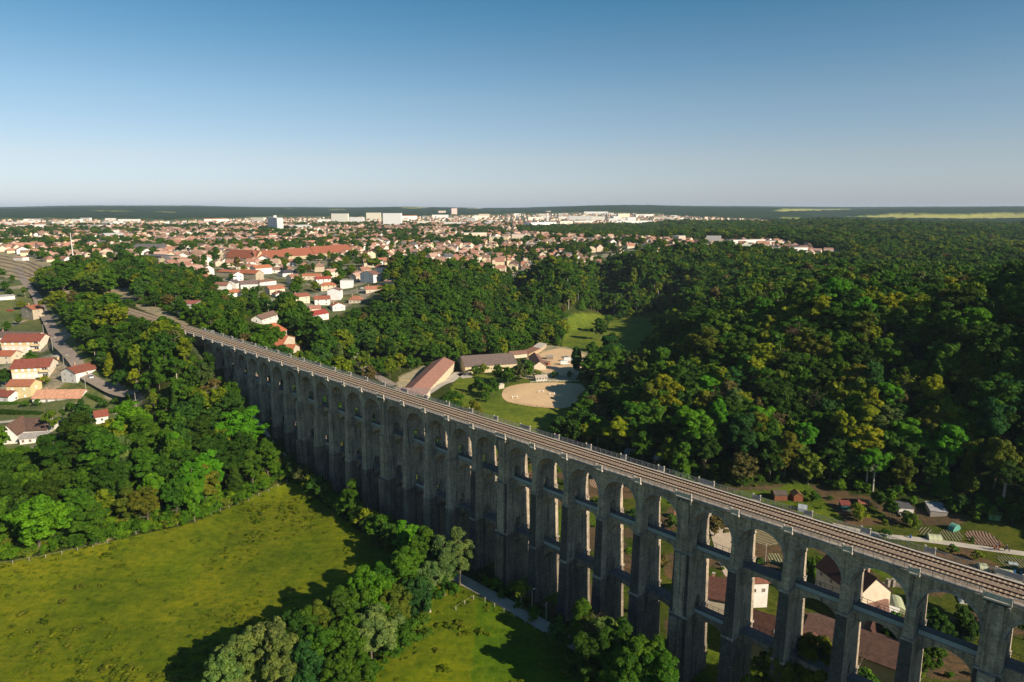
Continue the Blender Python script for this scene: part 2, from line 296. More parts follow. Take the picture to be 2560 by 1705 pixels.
# ---------------------------------------------------------------- ground mesh (one sheet to the horizon)
def ground():
    az = np.concatenate([np.linspace(-180,-62,40)[:-1], np.linspace(-62,-42,60)[:-1], np.arange(-42,42.01,.2), np.linspace(42,62,60)[1:], np.linspace(62,180,40)[1:-1]]); az = np.radians(az)
    rr = np.concatenate([np.linspace(4,110,24)[:-1], np.exp(np.arange(math.log(110), math.log(900), .0045)), np.exp(np.arange(math.log(900), math.log(16000), .011))])
    A, Rr = np.meshgrid(az, rr); X = (Rr*np.sin(A)).ravel(); Y = (Rr*np.cos(A)).ravel(); Z = hgt(X, Y)
    lu = landuse(X, Y, Z); r_ = Rr.ravel()
    pal = {0:(.045,.060,.012),1:(.12,.13,.065),2:(.13,.15,.06),3:(.118,.165,.005),4:(.070,.088,.012),5:(.135,.175,.020),6:(.40,.33,.23),7:(.36,.29,.20),8:(.44,.42,.13),9:(.10,.11,.05)}
    C = np.array([pal[i] for i in lu], float)
    # patches of worn and dry turf, bare rock on the bank
    dry = fract_noise(X, Y, 22, 5)*.6+fract_noise(X, Y, 6, 6)*.4
    m3 = (lu == 3); C[m3] = C[m3]*(1-.45*dry[m3,None]) + np.array([.20,.175,.014])*(.45*dry[m3,None])
    lush = m3 & (X > -10) ; C[lush] = C[lush]*np.array([.68,.92,.9])
    m4 = (lu == 4) & (fract_noise(X, Y, 9, 8) > .52); C[m4] = (.13,.085,.05); m4 = (lu == 4) & (fract_noise(X, Y, 17, 18) > .66); C[m4] = (.10,.14,.012)
    m1 = ((lu == 1)|(lu == 2)) & (fract_noise(X, Y, 13, 9) > .62); C[m1] = (.30,.27,.22)
    px_, py_ = proj(X, Y, Z); rock = (lu == 0) & (fract_noise(X, Y, 7, 10) > .60) & (inpoly(px_, py_, [(235,1360),(250,1300),(300,1270),(350,1300),(300,1350)]) | inpoly(px_, py_, [(590,1130),(600,1060),(650,1080),(640,1140)])); C[rock] = (.46,.37,.26)
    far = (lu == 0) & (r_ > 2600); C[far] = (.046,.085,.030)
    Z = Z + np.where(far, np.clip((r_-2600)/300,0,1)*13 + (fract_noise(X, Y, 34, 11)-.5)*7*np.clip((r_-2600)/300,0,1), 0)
    nA, nR = len(az), len(rr); i = np.arange(nR-1)[:,None]*nA; j = np.arange(nA)[None,:]; jn = (j+1) % nA
    Fq = np.stack([i+j, i+jn, i+nA+jn, i+nA+j], -1).reshape(-1,4)[:, ::-1]
    V = np.stack([X,Y,Z],1); ci = len(V); V = np.vstack([V, [0,0,h1(0,1)]]); C = np.vstack([C,[.1,.12,.03]])
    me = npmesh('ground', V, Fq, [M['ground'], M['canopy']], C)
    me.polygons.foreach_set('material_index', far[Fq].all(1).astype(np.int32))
    me.polygons.foreach_set('use_smooth', np.ones(len(Fq), bool))
    o = bpy.data.objects.new('ground', me); col.objects.link(o); tag(o, kind='structure')
ground()
def drape(name, pts, width, mat, lift=.06, label=None, world=False):
    """a road or path: strip draped on the terrain along a polyline of ground points"""
    P = [p if world else at(*p)[:2] for p in pts]; L = []
    for a, b in zip(P[:-1], P[1:]):
        n = max(1, int(math.dist(a, b)/2.5))
        for k in range(n): L.append((a[0]+(b[0]-a[0])*k/n, a[1]+(b[1]-a[1])*k/n))
    L.append(P[-1]); L = np.array(L)
    for _ in range(4): L[1:-1] = (L[:-2]+2*L[1:-1]+L[2:])/4
    T = np.gradient(L, axis=0); T /= np.linalg.norm(T,axis=1)[:,None]+1e-9; Nn = np.stack([-T[:,1],T[:,0]],1); V = []; k = 5
    for j in range(k): 
        Q = L+Nn*width*(j/(k-1)-.5); V.append(np.column_stack([Q, hgt(Q[:,0],Q[:,1])]))
    V = np.stack(V,1); cen = V[:,:,2].max(1)[:,None]; V[:,:,2] = V[:,:,2]*.3+cen*.7+lift; n = len(L)
    i = np.arange(n-1)[:,None]*k; j = np.arange(k-1)[None]; Fq = np.stack([i+j,i+j+1,i+k+j+1,i+k+j],-1).reshape(-1,4)
    me = npmesh(name, V.reshape(-1,3), Fq[:, ::-1], [mat]); o = bpy.data.objects.new(name, me); col.objects.link(o); tag(o, kind='structure'); return o
def sheet(name, pts, mat, lift=.08, world=False):
    P = np.array([p if world else at(*p)[:2] for p in pts]); c = P.mean(0); n = len(P); K = 14; V = [[c[0],c[1]]]
    Q = []
    for a, b in zip(P, np.roll(P,-1,0)):
        for k in range(4): Q.append(a+(b-a)*k/4)
    Q = np.array(Q)
    for _ in range(2): Q = (np.roll(Q,1,0)+2*Q+np.roll(Q,-1,0))/4
    n = len(Q); V = np.concatenate([c[None]]+[c+(Q-c)*(k/K) for k in range(1,K+1)]); z = hgt(V[:,0],V[:,1]); V = np.column_stack([V, z+lift])
    F = [(0,1+(i+1)%n,1+i) for i in range(n)]; 
    for k in range(K-1): F += [(1+k*n+i,1+k*n+(i+1)%n,1+(k+1)*n+(i+1)%n,1+(k+1)*n+i) for i in range(n)]
    me = bpy.data.meshes.new(name); me.from_pydata(V.tolist(), [], F); me.materials.append(mat); o = bpy.data.objects.new(name, me); col.objects.link(o); tag(o, kind='structure'); return o
drape('valley_path', [vxy(172,-9),vxy(150,-8),vxy(140,-7.5),vxy(100,-6.5),vxy(60,-7.5),vxy(20,-9),vxy(-30,-10)], 4.4, M['gravel'], .12, world=True)
drape('bank_footpath', [(600,1010),(640,1050),(690,1120),(735,1165)], 2.2, M['gravel'], .1)
drape('street', [(42,668),(62,705),(92,745),(112,790),(150,870),(215,945),(280,982),(335,1000)], 6.2, M['asphalt'], .12)
drape('side_street', [(-60,1062),(60,1050),(180,1052),(240,1048)], 4, M['gravel'], .1)
drape('lower_street', [(-60,1262),(20,1245),(100,1225),(200,1195)], 6, M['asphalt'], .1)
drape('hillside_road', [(870,762),(930,730),(985,715),(1040,690)], 6, M['asphalt'], .12)
drape('farm_road', [(770,800),(800,835),(850,860),(890,885),(920,930),(985,965)], 6.5, M['asphalt'], .12)
drape('stable_track', [(1060,985),(1100,960),(1150,930),(1170,945)], 8, M['gravel'], .1)
drape('allotment_track', [(2080,1312),(2200,1340),(2330,1352),(2450,1370),(2600,1390),(2900,1440)], 3.6, M['gravel'], .1)
sheet('concrete_yard', [(1768,1270),(1805,1272),(1835,1310),(1832,1420),(1815,1450),(1795,1400),(1772,1320)], M['yard'])
sheet('riding_arena', [(1252,990),(1262,968),(1310,958),(1400,957),(1450,958),(1470,975),(1440,1015),(1400,1022),(1320,1016),(1268,1006)], M['sand'], .1)
sheet('farm_yard', [(1340,885),(1400,868),(1450,880),(1500,905),(1490,930),(1420,940),(1350,935)], M['sand'], .07)
# ---------------------------------------------------------------- viaduct  (local x = -s, y = across, z = height)
DECK = 52.0; LV2 = 38.4; LV1 = 22.2; SPR = 44.8
centres = []; s0 = -45
for g in range(7):
    base = s0+60*g; centres += [(base,1)]+[(base+12.6+11.6*k,0) for k in range(4)]
centres.append((375,1))
A0 = math.atan2(-.7009, .7133)
def vroot(name, label, cat): return empty(name, (VP*VN[0], VP*VN[1], 0), A0, label, cat)
via = vroot('railway_viaduct', 'long grey stone railway viaduct with three tiers of arches crossing the valley', 'viaduct')
def arc(xa, xb, zs, n=14, flatten=1.0):
    r = (xb-xa)/2; c = (xa+xb)/2
    return [(c - r*math.cos(math.pi*i/n), zs + r*flatten*math.sin(math.pi*i/n)) for i in range(n+1)]
def tier(mb, sc, q0, q1, p0, p1, z0, z1, t0, t1, door, m, dark_front=False):
    """one storey of a pier; q = across at z0, p = across at z1, t half thickness"""
    if door:
        a, b, zs = 3.3, 5.7, z0+2.6
        poly = [(q0,z0),(a,z0)]+arc(a,b,zs,8)+[(b,z0),(q1,z0),(p1,z1),(p0,z1)]
    else: poly = [(q0,z0),(q1,z0),(p1,z1),(p0,z1)]
    tf = lambda z: t0+(t1-t0)*(z-z0)/(z1-z0)
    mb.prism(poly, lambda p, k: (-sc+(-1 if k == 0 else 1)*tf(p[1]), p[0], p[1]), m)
    if dark_front: mb.m[-1] = 3      # much darker stone on the front face only, from (p0,z1) back down to (q0,z0)
for sc, thick in centres:
    e = 1.0 if thick else 0
    gz = min(h1(*vxy(sc,0)), h1(*vxy(sc,9)))-2.5
    mb = MB()
    tier(mb, sc, 0,9, .3,8.7, LV2, SPR, .9+e, .8+e, gz < LV2-3, 0)
    for q_ in (0,): mb.box(-sc-1.1-e, -sc+1.1+e, -.3, 9.3, LV2-.5, LV2-.05, 2)
    if gz < LV2-.5:
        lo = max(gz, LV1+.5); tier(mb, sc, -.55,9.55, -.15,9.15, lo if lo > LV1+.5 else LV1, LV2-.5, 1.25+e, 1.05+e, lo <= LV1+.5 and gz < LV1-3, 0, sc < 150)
    if gz < LV1:
        mb.box(-sc-1.5-e, -sc+1.5+e, -.8, 9.8, LV1-.5, LV1-.003, 2)
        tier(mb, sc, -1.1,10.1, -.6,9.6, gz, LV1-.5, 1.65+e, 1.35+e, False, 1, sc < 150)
    mb.box(-sc-.95-e, -sc+.95+e, .12, 8.88, SPR-.35, SPR-.003, 2)   # impost band
    if thick:   # pilaster strips running up both faces of the thick pier
        for a_, b_ in ((-.42,.1),(8.9,9.42)): mb.box(-sc-1.1, -sc+1.1, a_, b_, max(gz,LV2), DECK-1.05, 0)
        if gz < LV2: mb.box(-sc-1.3, -sc+1.3, -1.0, -.2, max(gz,LV1), LV2-.55, 0); mb.box(-sc-1.3, -sc+1.3, 9.2, 10.0, max(gz,LV1), LV2-.55, 0)
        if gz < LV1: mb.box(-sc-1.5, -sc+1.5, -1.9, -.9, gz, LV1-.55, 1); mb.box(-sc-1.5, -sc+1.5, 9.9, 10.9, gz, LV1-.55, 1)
        for k in range(4): mb.box(-sc-2.0+k*1.15, -sc-1.45+k*1.15, -.75, .3, DECK-1.5, DECK-.82, 2)
    mb.build('pier', [M['stone'], M['stone_low'], M['stone_pale'], M['dark_front']], via)
for (ca, ta), (cb_, tb) in zip(centres[:-1], centres[1:]):
    ha = .8+ta; hb = .8+tb; gz = min(h1(*vxy((ca+cb_)/2,0)), h1(*vxy((ca+cb_)/2,9)))
    mb = MB(); top = DECK-.82
    poly = [(ca,SPR),(ca+ha,SPR)]+arc(ca+ha,cb_-hb,SPR,18)[1:-1]+[(cb_-hb,SPR),(cb_,SPR),(cb_,top),(ca,top)]
    mb.prism(poly, lambda p,k: (-p[0], .3 if k == 0 else 8.7, p[1]), 0)
    sp = mb.build('arch_span', [M['stone']], via)
    mb = MB(); o_ = arc(ca+ha-.55,cb_-hb+.55,SPR,18); i_ = arc(ca+ha+.01,cb_-hb-.01,SPR,18); ring = i_+o_[::-1]
    for y0, y1 in ((.2,.32),(8.68,8.8)): 
        mb = MB(); mb.prism(ring, lambda p,kk: (-p[0], y0 if kk == 0 else y1, p[1]), 0); mb.build('arch_ring', [M['stone_pale']], sp)
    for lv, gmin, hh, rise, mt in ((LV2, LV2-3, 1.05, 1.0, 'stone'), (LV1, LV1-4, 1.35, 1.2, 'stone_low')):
        if gz > gmin: continue
        if lv == LV1 and gz > LV1-6: continue
        a = ca+hh+ta-.02; b = cb_-hb+.8-hh+.02; a = ca+hh+ta; b = cb_-hh-tb; spring = lv-rise-(b-a)/2
        poly = [(a-.3,spring),(a,spring)]+arc(a,b,spring,16)[1:-1]+[(b,spring),(b+.3,spring),(b+.3,lv-.06),(a-.3,lv-.06)]
        mb = MB(); mb.prism(poly, lambda p,k: (-p[0], 2.9 if k == 0 else 6.4, p[1]), 0)
        br_ = mb.build('footbridge_arch', [M[mt]], via)
        mb = MB(); mb.box(-cb_+hh+tb-.2, -ca-hh-ta+.2, 2.75, 6.55, lv-.06, lv+.06, 0); mb.build('footway', [M['walk']], br_)
        mb = MB(); L_ = (b-a); nn = 6
        for y in (2.85, 6.45):
            for zz in ((1.12,.035),(.6,.02)): mb.box(-b, -a, y-zz[1], y+zz[1], lv+zz[0]-zz[1], lv+zz[0]+zz[1])
            for k in range(nn+1): x = -b+L_*k/nn; mb.box(x-.035, x+.035, y-.04, y+.04, lv+.06, lv+1.12)
        mb.build('footway_railing', [M['green']], br_)
        if lv == LV2 and int(ca/11) % 4 != 0 or (lv == LV1 and int(ca/11) % 5 == 0):
            mb = MB(); mb.box(-b+.05, -a-.05, 2.765, 2.80, lv+.10, lv+1.0); mb.build('netting', [M['mesh']], br_)
# deck, coping, ballast bed
sa, sb = centres[0][0]-2, 392
mb = MB(); mb.box(-sb, -sa, .15, 8.85, DECK-.815, DECK-.55, 0); mb.box(-sb, -sa, -.25, 9.25, DECK-.55, DECK-.25, 1); mb.box(-sb, -sa, -.1, 1.0, DECK-.25, DECK-.02, 1); mb.box(-sb, -sa, 8.0, 8.5, DECK-.25, DECK+.12, 2); mb.box(-sb, -sa, 8.5, 9.15, DECK-.25, DECK-.1, 3)
mb.build('deck', [M['stone'], M['stone_pale'], M['cream'], M['walk']], via)
mb = MB(); mb.add([(-sb,1.0,DECK-.18),(-sa,1.0,DECK-.18),(-sa,1.5,DECK+.02),(-sb,1.5,DECK+.02),(-sa,8.0,DECK+.02),(-sb,8.0,DECK+.02)], [(0,1,2,3),(3,2,4,5)], 0); mb.build('ballast_bed', [M['ballast']], via)
def refuge(sc, thick, side):
    w = 2.1 if thick else .95; y0, y1 = (-.95, .1) if side == 0 else (8.9, 9.75)
    mb = MB(); mb.box(-sc-w, -sc+w, y0, y1, DECK-.40, DECK-.14, 0)
    yo = y0+.1 if side == 0 else y1-.1
    for x in (-sc-w+.15, -sc+w-.15):  # stone bracket under the landing
        f = (.2, y0+.15) if side == 0 else (8.8, y1-.15)
        mb.prism([(f[0],DECK-1.25),(f[0],DECK-.40),(f[1],DECK-.40)], lambda p,k: (x+(-.14 if k == 0 else .14), p[0], p[1]), 0)
    o = mb.build('refuge', [M['cream']], via)
    for x in (-sc-w+.12, -sc+w-.12):
        mb = MB(); mb.box(x-.12, x+.12, yo-.12, yo+.12, DECK-.14, DECK+1.12, 0); mb.box(x-.17, x+.17, yo-.17, yo+.17, DECK+1.12, DECK+1.24, 0); mb.build('post', [M['cream']], o)
    mb = MB(); mb.box(-sc-w+.25, -sc+w-.25, yo-.045, yo+.045, DECK+.0, DECK+1.0, 0); mb.build('panel', [M['cream'] if side == 0 else M['iron']], o)
    if side == 1: o.children[2].hide_render = False
for sc, th in centres:
    for side in (0,1): refuge(sc, th, side)
for (ca, ta), (cb_, tb) in zip(centres[:-1], centres[1:]):
    for side, y in ((0,-.05),(1,9.1)):
        a = ca+(2.1 if ta else .95); b = cb_-(2.1 if tb else .95)
        mb = MB(); mb.box(-b, -a, y-.04, y+.04, DECK+1.02, DECK+1.10); mb.box(-b, -a, y-.02, y+.02, DECK+.02, DECK+.06)
        k = int((b-a)/.22)
        for i in range(k+1): x = -b+(b-a)*i/k; r_ = .05 if i % 8 == 0 else .014; mb.box(x-r_, x+r_, y-r_, y+r_, DECK-.05, DECK+1.03)
        mb.build('railing', [M['iron']], via)
# the two tracks, carried on past the viaduct to the station plain
for nm, q_, lab in (('railway_track', 2.93, 'railway track nearer the camera along the viaduct deck, rusty rails on pale sleepers'), ('railway_track', 6.66, 'railway track beside the far kerb of the viaduct deck, rusty rails on pale sleepers')):
    tk = vroot(nm, lab, 'railway track'); tk['group'] = 'railway tracks on the viaduct'
    for dq in (-.75, .75):
        mb = MB(); mb.box(-520, -sa, q_+dq-.06, q_+dq+.06, DECK+.09, DECK+.27); mb.box(-520, -sa, q_+dq-.17, q_+dq+.17, DECK+.06, DECK+.09); mb.build('rail', [M['rail']], tk)
    first = None; big = MB(); k = 0; s_ = -8.0
    while s_ < 520:
        if 2 < s_ and k < 100:
            if first is None:
                mb = MB(); mb.box(-.16, .16, -1.25, 1.25, DECK+0, DECK+.07); first = mb.build('sleeper', [M['sleeper']], tk); first.location = (-s_, q_, 0)
            else: o = first.copy(); col.objects.link(o); o.parent = tk; o.location = (-s_, q_, 0)
            k += 1
        else: big.box(-s_-.16, -s_+.16, q_-1.25, q_+1.25, DECK+0, DECK+.07)
        s_ += .8
    o = big.build('sleepers', [M['sleeper']], tk); o['kind'] = 'stuff'
o = MB(); o.add([(-520,.5,51.85),(-391,.5,51.85),(-391,9,51.85),(-520,9,51.85),(-520,-.6,51.3),(-391,-.6,51.3),(-391,10,51.3),(-520,10,51.3)], [(0,1,2,3),(4,5,1,0),(3,2,6,7)], 0)
ob = o.build('track_bed', [M['ballast']], None, (VP*VN[0], VP*VN[1], 0), A0); tag(ob, kind='structure')
# sidings of the station plain, each a track of its own
for k_, (p0, p1, p2) in enumerate([((-60,652),(40,672),(122,704)),((-60,662),(40,682),(118,706)),((-60,642),(60,668),(128,702)),((-60,672),(30,690),(112,708)),((-60,634),(70,662),(140,698)),((-60,628),(60,650),(150,690))]):
    W_ = [at(*p)[:2] for p in (p0,p1,p2)]; rt_ = empty('siding_track', (0,0,0), 0, None, 'railway track', 'sidings of the station plain'); rt_['label'] = ['siding nearest the street','second siding from the street','third siding from the street','fourth siding from the street','fifth siding from the street','siding farthest from the street'][{3:0,1:1,0:2,2:3,4:4,5:5}[k_]]+' on the tan station plain'
    L_ = [Vector((*W_[0],0)), Vector((*W_[1],0)), Vector((*W_[2],0))]; P_ = [L_[0].lerp(L_[1],i/12) for i in range(12)]+[L_[1].lerp(L_[2],i/12) for i in range(13)]
    Z_ = hgt([p.x for p in P_],[p.y for p in P_])
    for nm, off, hw, zz, mt in (('sleepers',0,1.25,.14,'sleeper_old'),('rail',-.75,.12,.24,'rail'),('rail',.75,.12,.24,'rail')):
        mb = MB(); V_ = []
        for i, p in enumerate(P_):
            t_ = (P_[min(i+1,24)]-P_[max(i-1,0)]).normalized(); n_ = Vector((-t_.y,t_.x,0))
            for s_ in (-1,1): q_ = p+n_*(off+s_*hw); V_.append((q_.x,q_.y,Z_[i]+zz+.15))
        mb.add(V_, [(2*i,2*i+1,2*i+3,2*i+2)[::-1] for i in range(24)]); mb.build(nm, [M.get(mt) or M.setdefault(mt, simple('old_sleepers',(.25,.18,.12),.3,1))], rt_)
#PART2
# ---------------------------------------------------------------- trees
def quads(P, Nn, size, g, aspect=1.35):
    n = len(P); Nn = Nn/np.linalg.norm(Nn,axis=1)[:,None]; r = g.normal(size=(n,3)); T = np.cross(Nn, r); T /= np.linalg.norm(T,axis=1)[:,None]+1e-9; B = np.cross(Nn, T)
    s = (size*(.6+.8*g.random(n)))[:,None]; a = T*s*aspect*.5; b = B*s*.5
    V = np.stack([P-a-b*.6, P+a*.2-b, P+a+b*.5, P-a*.1+b], 1).reshape(-1,3)
    return V, np.arange(4*n).reshape(-1,4)
def crown_pts(g, lobes, n, jit=.55):
    """leaf positions on the outer sides of overlapping leafy lobes; lobes = list of (centre, radii)"""
    C = np.array([l[0] for l in lobes], float); S = np.array([l[1] for l in lobes], float)
    area = (S[:,0]*S[:,2]); k = g.choice(len(lobes), n*2, p=area/area.sum())
    d = g.normal(size=(n*2,3)); d /= np.linalg.norm(d,axis=1)[:,None]; d[:,2] = np.where(d[:,2] < -.45, -d[:,2], d[:,2])
    P = C[k]+d*S[k]*(.80+.28*g.random((n*2,1)))
    inside = np.zeros(len(P), bool)
    for i in range(len(lobes)):
        inside |= (((P-C[i])/S[i])**2).sum(1) < .62
    keep = ~inside | (g.random(len(P)) < .06); P = P[keep][:n]; d = d[keep][:n]
    return P, d + g.normal(size=P.shape)*jit*.6 + np.array([0,0,.25])
def sprays(g, lobes, per, f):
    """small leafy sprays sitting on the outer side of each main lobe"""
    out = []; C = np.array([l[0] for l in lobes]); S = np.array([l[1] for l in lobes])
    for c, s in lobes:
        for _ in range(per):
            d = g.normal(size=3); d /= np.linalg.norm(d); d[2] = d[2]*.8+.18
            p = c+d*s*(.62+.45*g.random())
            if ((((p-C)/S)**2).sum(1) < .40).sum() > 1: continue
            r_ = f*(.55+.8*g.random())*float(s[0])**.5; out.append((p, np.array([r_,r_,r_*(.7+.35*g.random())])))
    return out
def tubes(segs, n=5):
    V = []; F = []; b = 0
    for p0, p1, r0, r1 in segs:
        p0 = np.array(p0,float); p1 = np.array(p1,float); d = p1-p0; d /= np.linalg.norm(d)+1e-9; a = np.cross(d,[.3,.9,.2]); a /= np.linalg.norm(a)+1e-9; c = np.cross(d,a)
        for p, r in ((p0,r0),(p1,r1)):
            for i in range(n): t_ = 2*math.pi*i/n; V.append(p+(a*math.cos(t_)+c*math.sin(t_))*r)
        for i in range(n): F.append((b+i,b+(i+1)%n,b+n+(i+1)%n,b+n+i))
        b += 2*n
    return np.array(V), np.array(F)
def limbs(g, H, tr, r0, base, n, spread, top=.8):
    segs = [((0,0,-.6),(0,0,H*base),r0,r0*.78)]; p = np.array([0,0,H*base]); rad = r0*.78
    lean = g.normal(size=2)*.04*H; tip = np.array([lean[0],lean[1],H*top]); m = (p+tip)/2+np.array([*g.normal(size=2)*.03*H,0]); segs += [(p,m,rad,rad*.55),(m,tip,rad*.55,rad*.15)]
    for i in range(n):
        f = g.random()*.8; o = p+(tip-p)*f*.75; a = g.random()*6.283; L = spread*(.6+.5*g.random())*(1-.45*f); e = o+np.array([math.cos(a)*L,math.sin(a)*L,L*(.45+.5*g.random())]); mid = (o+e)/2+np.array([0,0,-.06*L])
        rr = rad*.45*(1-.5*f); segs += [(o,mid,rr,rr*.65),(mid,e,rr*.65,rr*.2)]
        for j in range(2):
            e2 = mid+(e-mid)*g.random()+np.array([*g.normal(size=2)*L*.35, L*.3*g.random()]); segs.append((mid,e2,rr*.4,rr*.12))
    return segs
def tree_mesh(kind, seed, n, size):
    g = np.random.default_rng(seed); H = 1.0*14; lobes = []; Rr = 4.6; bark = 'bark'; tilt = .55
    if kind in ('broad','tall','willow','bush','open'):
        if kind == 'broad': k, cz, rz, base = 46, .56, .42, .18
        elif kind == 'tall': k, cz, rz, base, Rr = 44, .52, .46, .14, 3.1
        elif kind == 'willow': k, cz, rz, base, Rr = 30, .52, .42, .15, 4.9
        elif kind == 'open': k, cz, rz, base, Rr = 20, .62, .34, .40, 4.0
        else: k, cz, rz, base, Rr = 20, .42, .46, .06, 6.2
        for i in range(k):
            d = g.normal(size=3); d /= np.linalg.norm(d); d[2] = d[2]*.9+.12; rr = g.random()**.4*.88
            sx = Rr*(.15+.22*g.random())*(1.25 if kind == 'bush' else 1); taper = 1-.35*max(0,d[2])
            z = H*cz+d[2]*rr*H*rz
            lobes.append((np.array([d[0]*rr*Rr*taper*(1+.25*g.normal()), d[1]*rr*Rr*taper*(1+.25*g.normal()), z]), np.array([sx,sx,sx*(.78 if kind != 'willow' else 1.25)])))
        if n > 1000: lobes = sprays(g, lobes, 7 if n > 4000 else 5, .62 if kind != 'willow' else .7)
        P, N_ = crown_pts(g, lobes, n, .8); segs = limbs(g, H, None, .28 if kind != 'bush' else .12, base, 9 if kind != 'open' else 14, Rr*.8, .84)
    elif kind == 'poplar':
        for i in range(22):
            z = H*(.12+.84*i/21); r_ = 1.5*math.sin(math.pi*min(1,(i+2)/24))**.6; a = g.random()*6.28; lobes.append((np.array([math.cos(a)*.35,math.sin(a)*.35,z]), np.array([r_,r_,r_*1.2])))
        P, N_ = crown_pts(g, lobes, n); segs = [((0,0,-.5),(0,0,H*.5),.25,.15),((0,0,H*.5),(0,0,H*.95),.15,.03)]
    elif kind == 'spruce':
        u = g.random(n); z = H*(.07+.91*u**1.15); tiers = np.abs(((z*1.15) % 1)-.25); r_ = (1-z/H)*3.1*(.50+.62*(1-tiers))+.12; a = g.random(n)*6.283; wob = 1+.16*np.sin(a*5+z*3)
        rr = r_*wob*(.45+.55*g.random(n)**.5); P = np.stack([np.cos(a)*rr,np.sin(a)*rr,z-.22*rr],1); N_ = np.stack([np.cos(a)*.7,np.sin(a)*.7,np.full(n,.8)],1)+g.normal(size=(n,3))*.35
        segs = [((0,0,-.5),(0,0,H*.97),.22,.03)]
    elif kind == 'pine':   # tall bare stem with a small ragged crown
        for i in range(13): a = g.random()*6.28; f = g.random(); lobes.append((np.array([math.cos(a)*1.8*f,math.sin(a)*1.8*f,H*(.62+.33*g.random())]), np.array([1.15,1.15,.75])*(.7+.5*g.random())))
        P, N_ = crown_pts(g, lobes, n); segs = limbs(g, H, None, .20, .55, 6, 1.9, .95)
    elif kind == 'dead':
        segs = limbs(g, H, None, .24, .28, 16, 4.0, .97); ends = [s_[1] for s_ in segs if s_[3] < .08]
        for e in list(ends):
            for j in range(4): d = g.normal(size=3)*[.9,.9,.6]; d[2] = abs(d[2]); segs.append((e, np.array(e)+d, .025, .01))
        E_ = np.array([s_[1] for s_ in segs]); P = E_[g.integers(0,len(E_),n)]+g.normal(size=(n,3))*.45; P[:,2] = np.maximum(P[:,2],4); N_ = g.normal(size=(n,3))
    V, F = quads(P, N_, size, g)
    return (V, F), tubes(segs, 6 if n > 3000 else (5 if n > 900 else 3))
KINDS = {'broad':('broad',4),'tall':('tall',3),'willow':('willow',2),'bush':('bush',3),'poplar':('poplar',1),'spruce':('spruce',2),'pine':('pine',2),'dead':('dead',2),'open':('open',2)}
LOD = {0:(19000,.30),1:(6500,.50)}
NL = {'dead':.10,'pine':.5,'spruce':.9,'poplar':.7,'open':.5,'bush':.8,'tall':.85}
TM = {}
def tmesh(kind, var, lod):
    key = (kind, var, lod)
    if key not in TM:
        n, sz = LOD[lod]; n = int(n*NL.get(kind,1)); sz = sz*(.55 if kind in ('dead',) else (.8 if kind in ('spruce','willow','open') else 1))
        (V,F),(TV,TF) = tree_mesh(kind, hash((len(kind)*7+ord(kind[0]), var)) % 9973, n, sz)
        TM[key] = (npmesh(kind+'_crown', V, F, [M['leaf']]), npmesh(kind+'_trunk', TV, TF, [M['bark_dead'] if kind == 'dead' else M['bark_pale'] if kind == 'open' else M['bark']]))
    return TM[key]
TINT = {'dark green':(0.031,0.074,0.006),'green':(0.051,0.128,0.008),'bright green':(0.072,0.205,0.008),'yellow green':(0.186,0.224,0.009),'olive green':(0.109,0.134,0.013),'blue green':(0.028,0.092,0.020),
        'grey green':(0.105,0.165,0.040),'brown':(0.085,0.066,0.036),'dark purple':(0.026,0.010,0.010),'golden':(0.179,0.154,0.013),'pale green':(0.115,0.173,0.051)}
ZS = {'beside the riding arena and stables':1.35,'along the river beside the meadow and arena':1.15,'in the hedge row crossing the meadow':1.35,'at the near foot of the viaduct piers':1.15,'in the clump below the tallest viaduct arches':1.4}
TREES = []      # (X, Y, Z, H, width factor, kind, tint, zone)
def tree(px, py, H, kind='broad', tint='green', w=1.0, zone=None, pos=None):
    X, Y, Z = pos if pos else at(px, py)
    TREES.append([X, Y, Z, H*ZS.get(zone,1), w, kind, tint, zone, True])
# ---- trees set one by one from the photograph (pixel of the foot of the trunk)
hz = 'in the hedge row crossing the meadow'
for a in [(1150,1462,14,'tall','pale green'),(1112,1488,15,'tall','pale green'),(1062,1470,14,'broad','green'),(1018,1420,13,'tall','bright green'),(1075,1530,13,'open','pale green'),(1010,1530,14,'broad','green'),
          (958,1556,14,'tall','green'),(925,1600,15,'broad','bright green'),(985,1600,12,'broad','olive green'),(1040,1560,11,'broad','blue green'),(880,1625,14,'broad','green'),(930,1665,12,'broad','pale green'),(985,1640,9,'bush','green'),
          (845,1640,14,'tall','dark green'),(800,1660,14,'open','olive green'),(775,1668,14,'open','green'),(735,1690,13,'broad','dark green'),(860,1690,12,'broad','green'),(690,1715,13,'broad','pale green',1.1),(800,1720,12,'broad','green'),
          (640,1722,12,'broad','grey green'),(720,1745,12,'broad','grey green',1.1),(600,1748,12,'broad','grey green'),(770,1760,11,'broad','blue green'),(560,1770,11,'broad','grey green'),(850,1755,10,'broad','green'),(920,1725,8,'bush','green'),
          (1090,1500,9,'bush','green'),(1120,1450,8,'bush','dark green'),(1050,1600,6,'bush','green')]:
    tree(*a, zone=hz) if len(a) == 5 else tree(*a[:5], w=a[5], zone=hz)
vz = 'at the near foot of the viaduct piers'
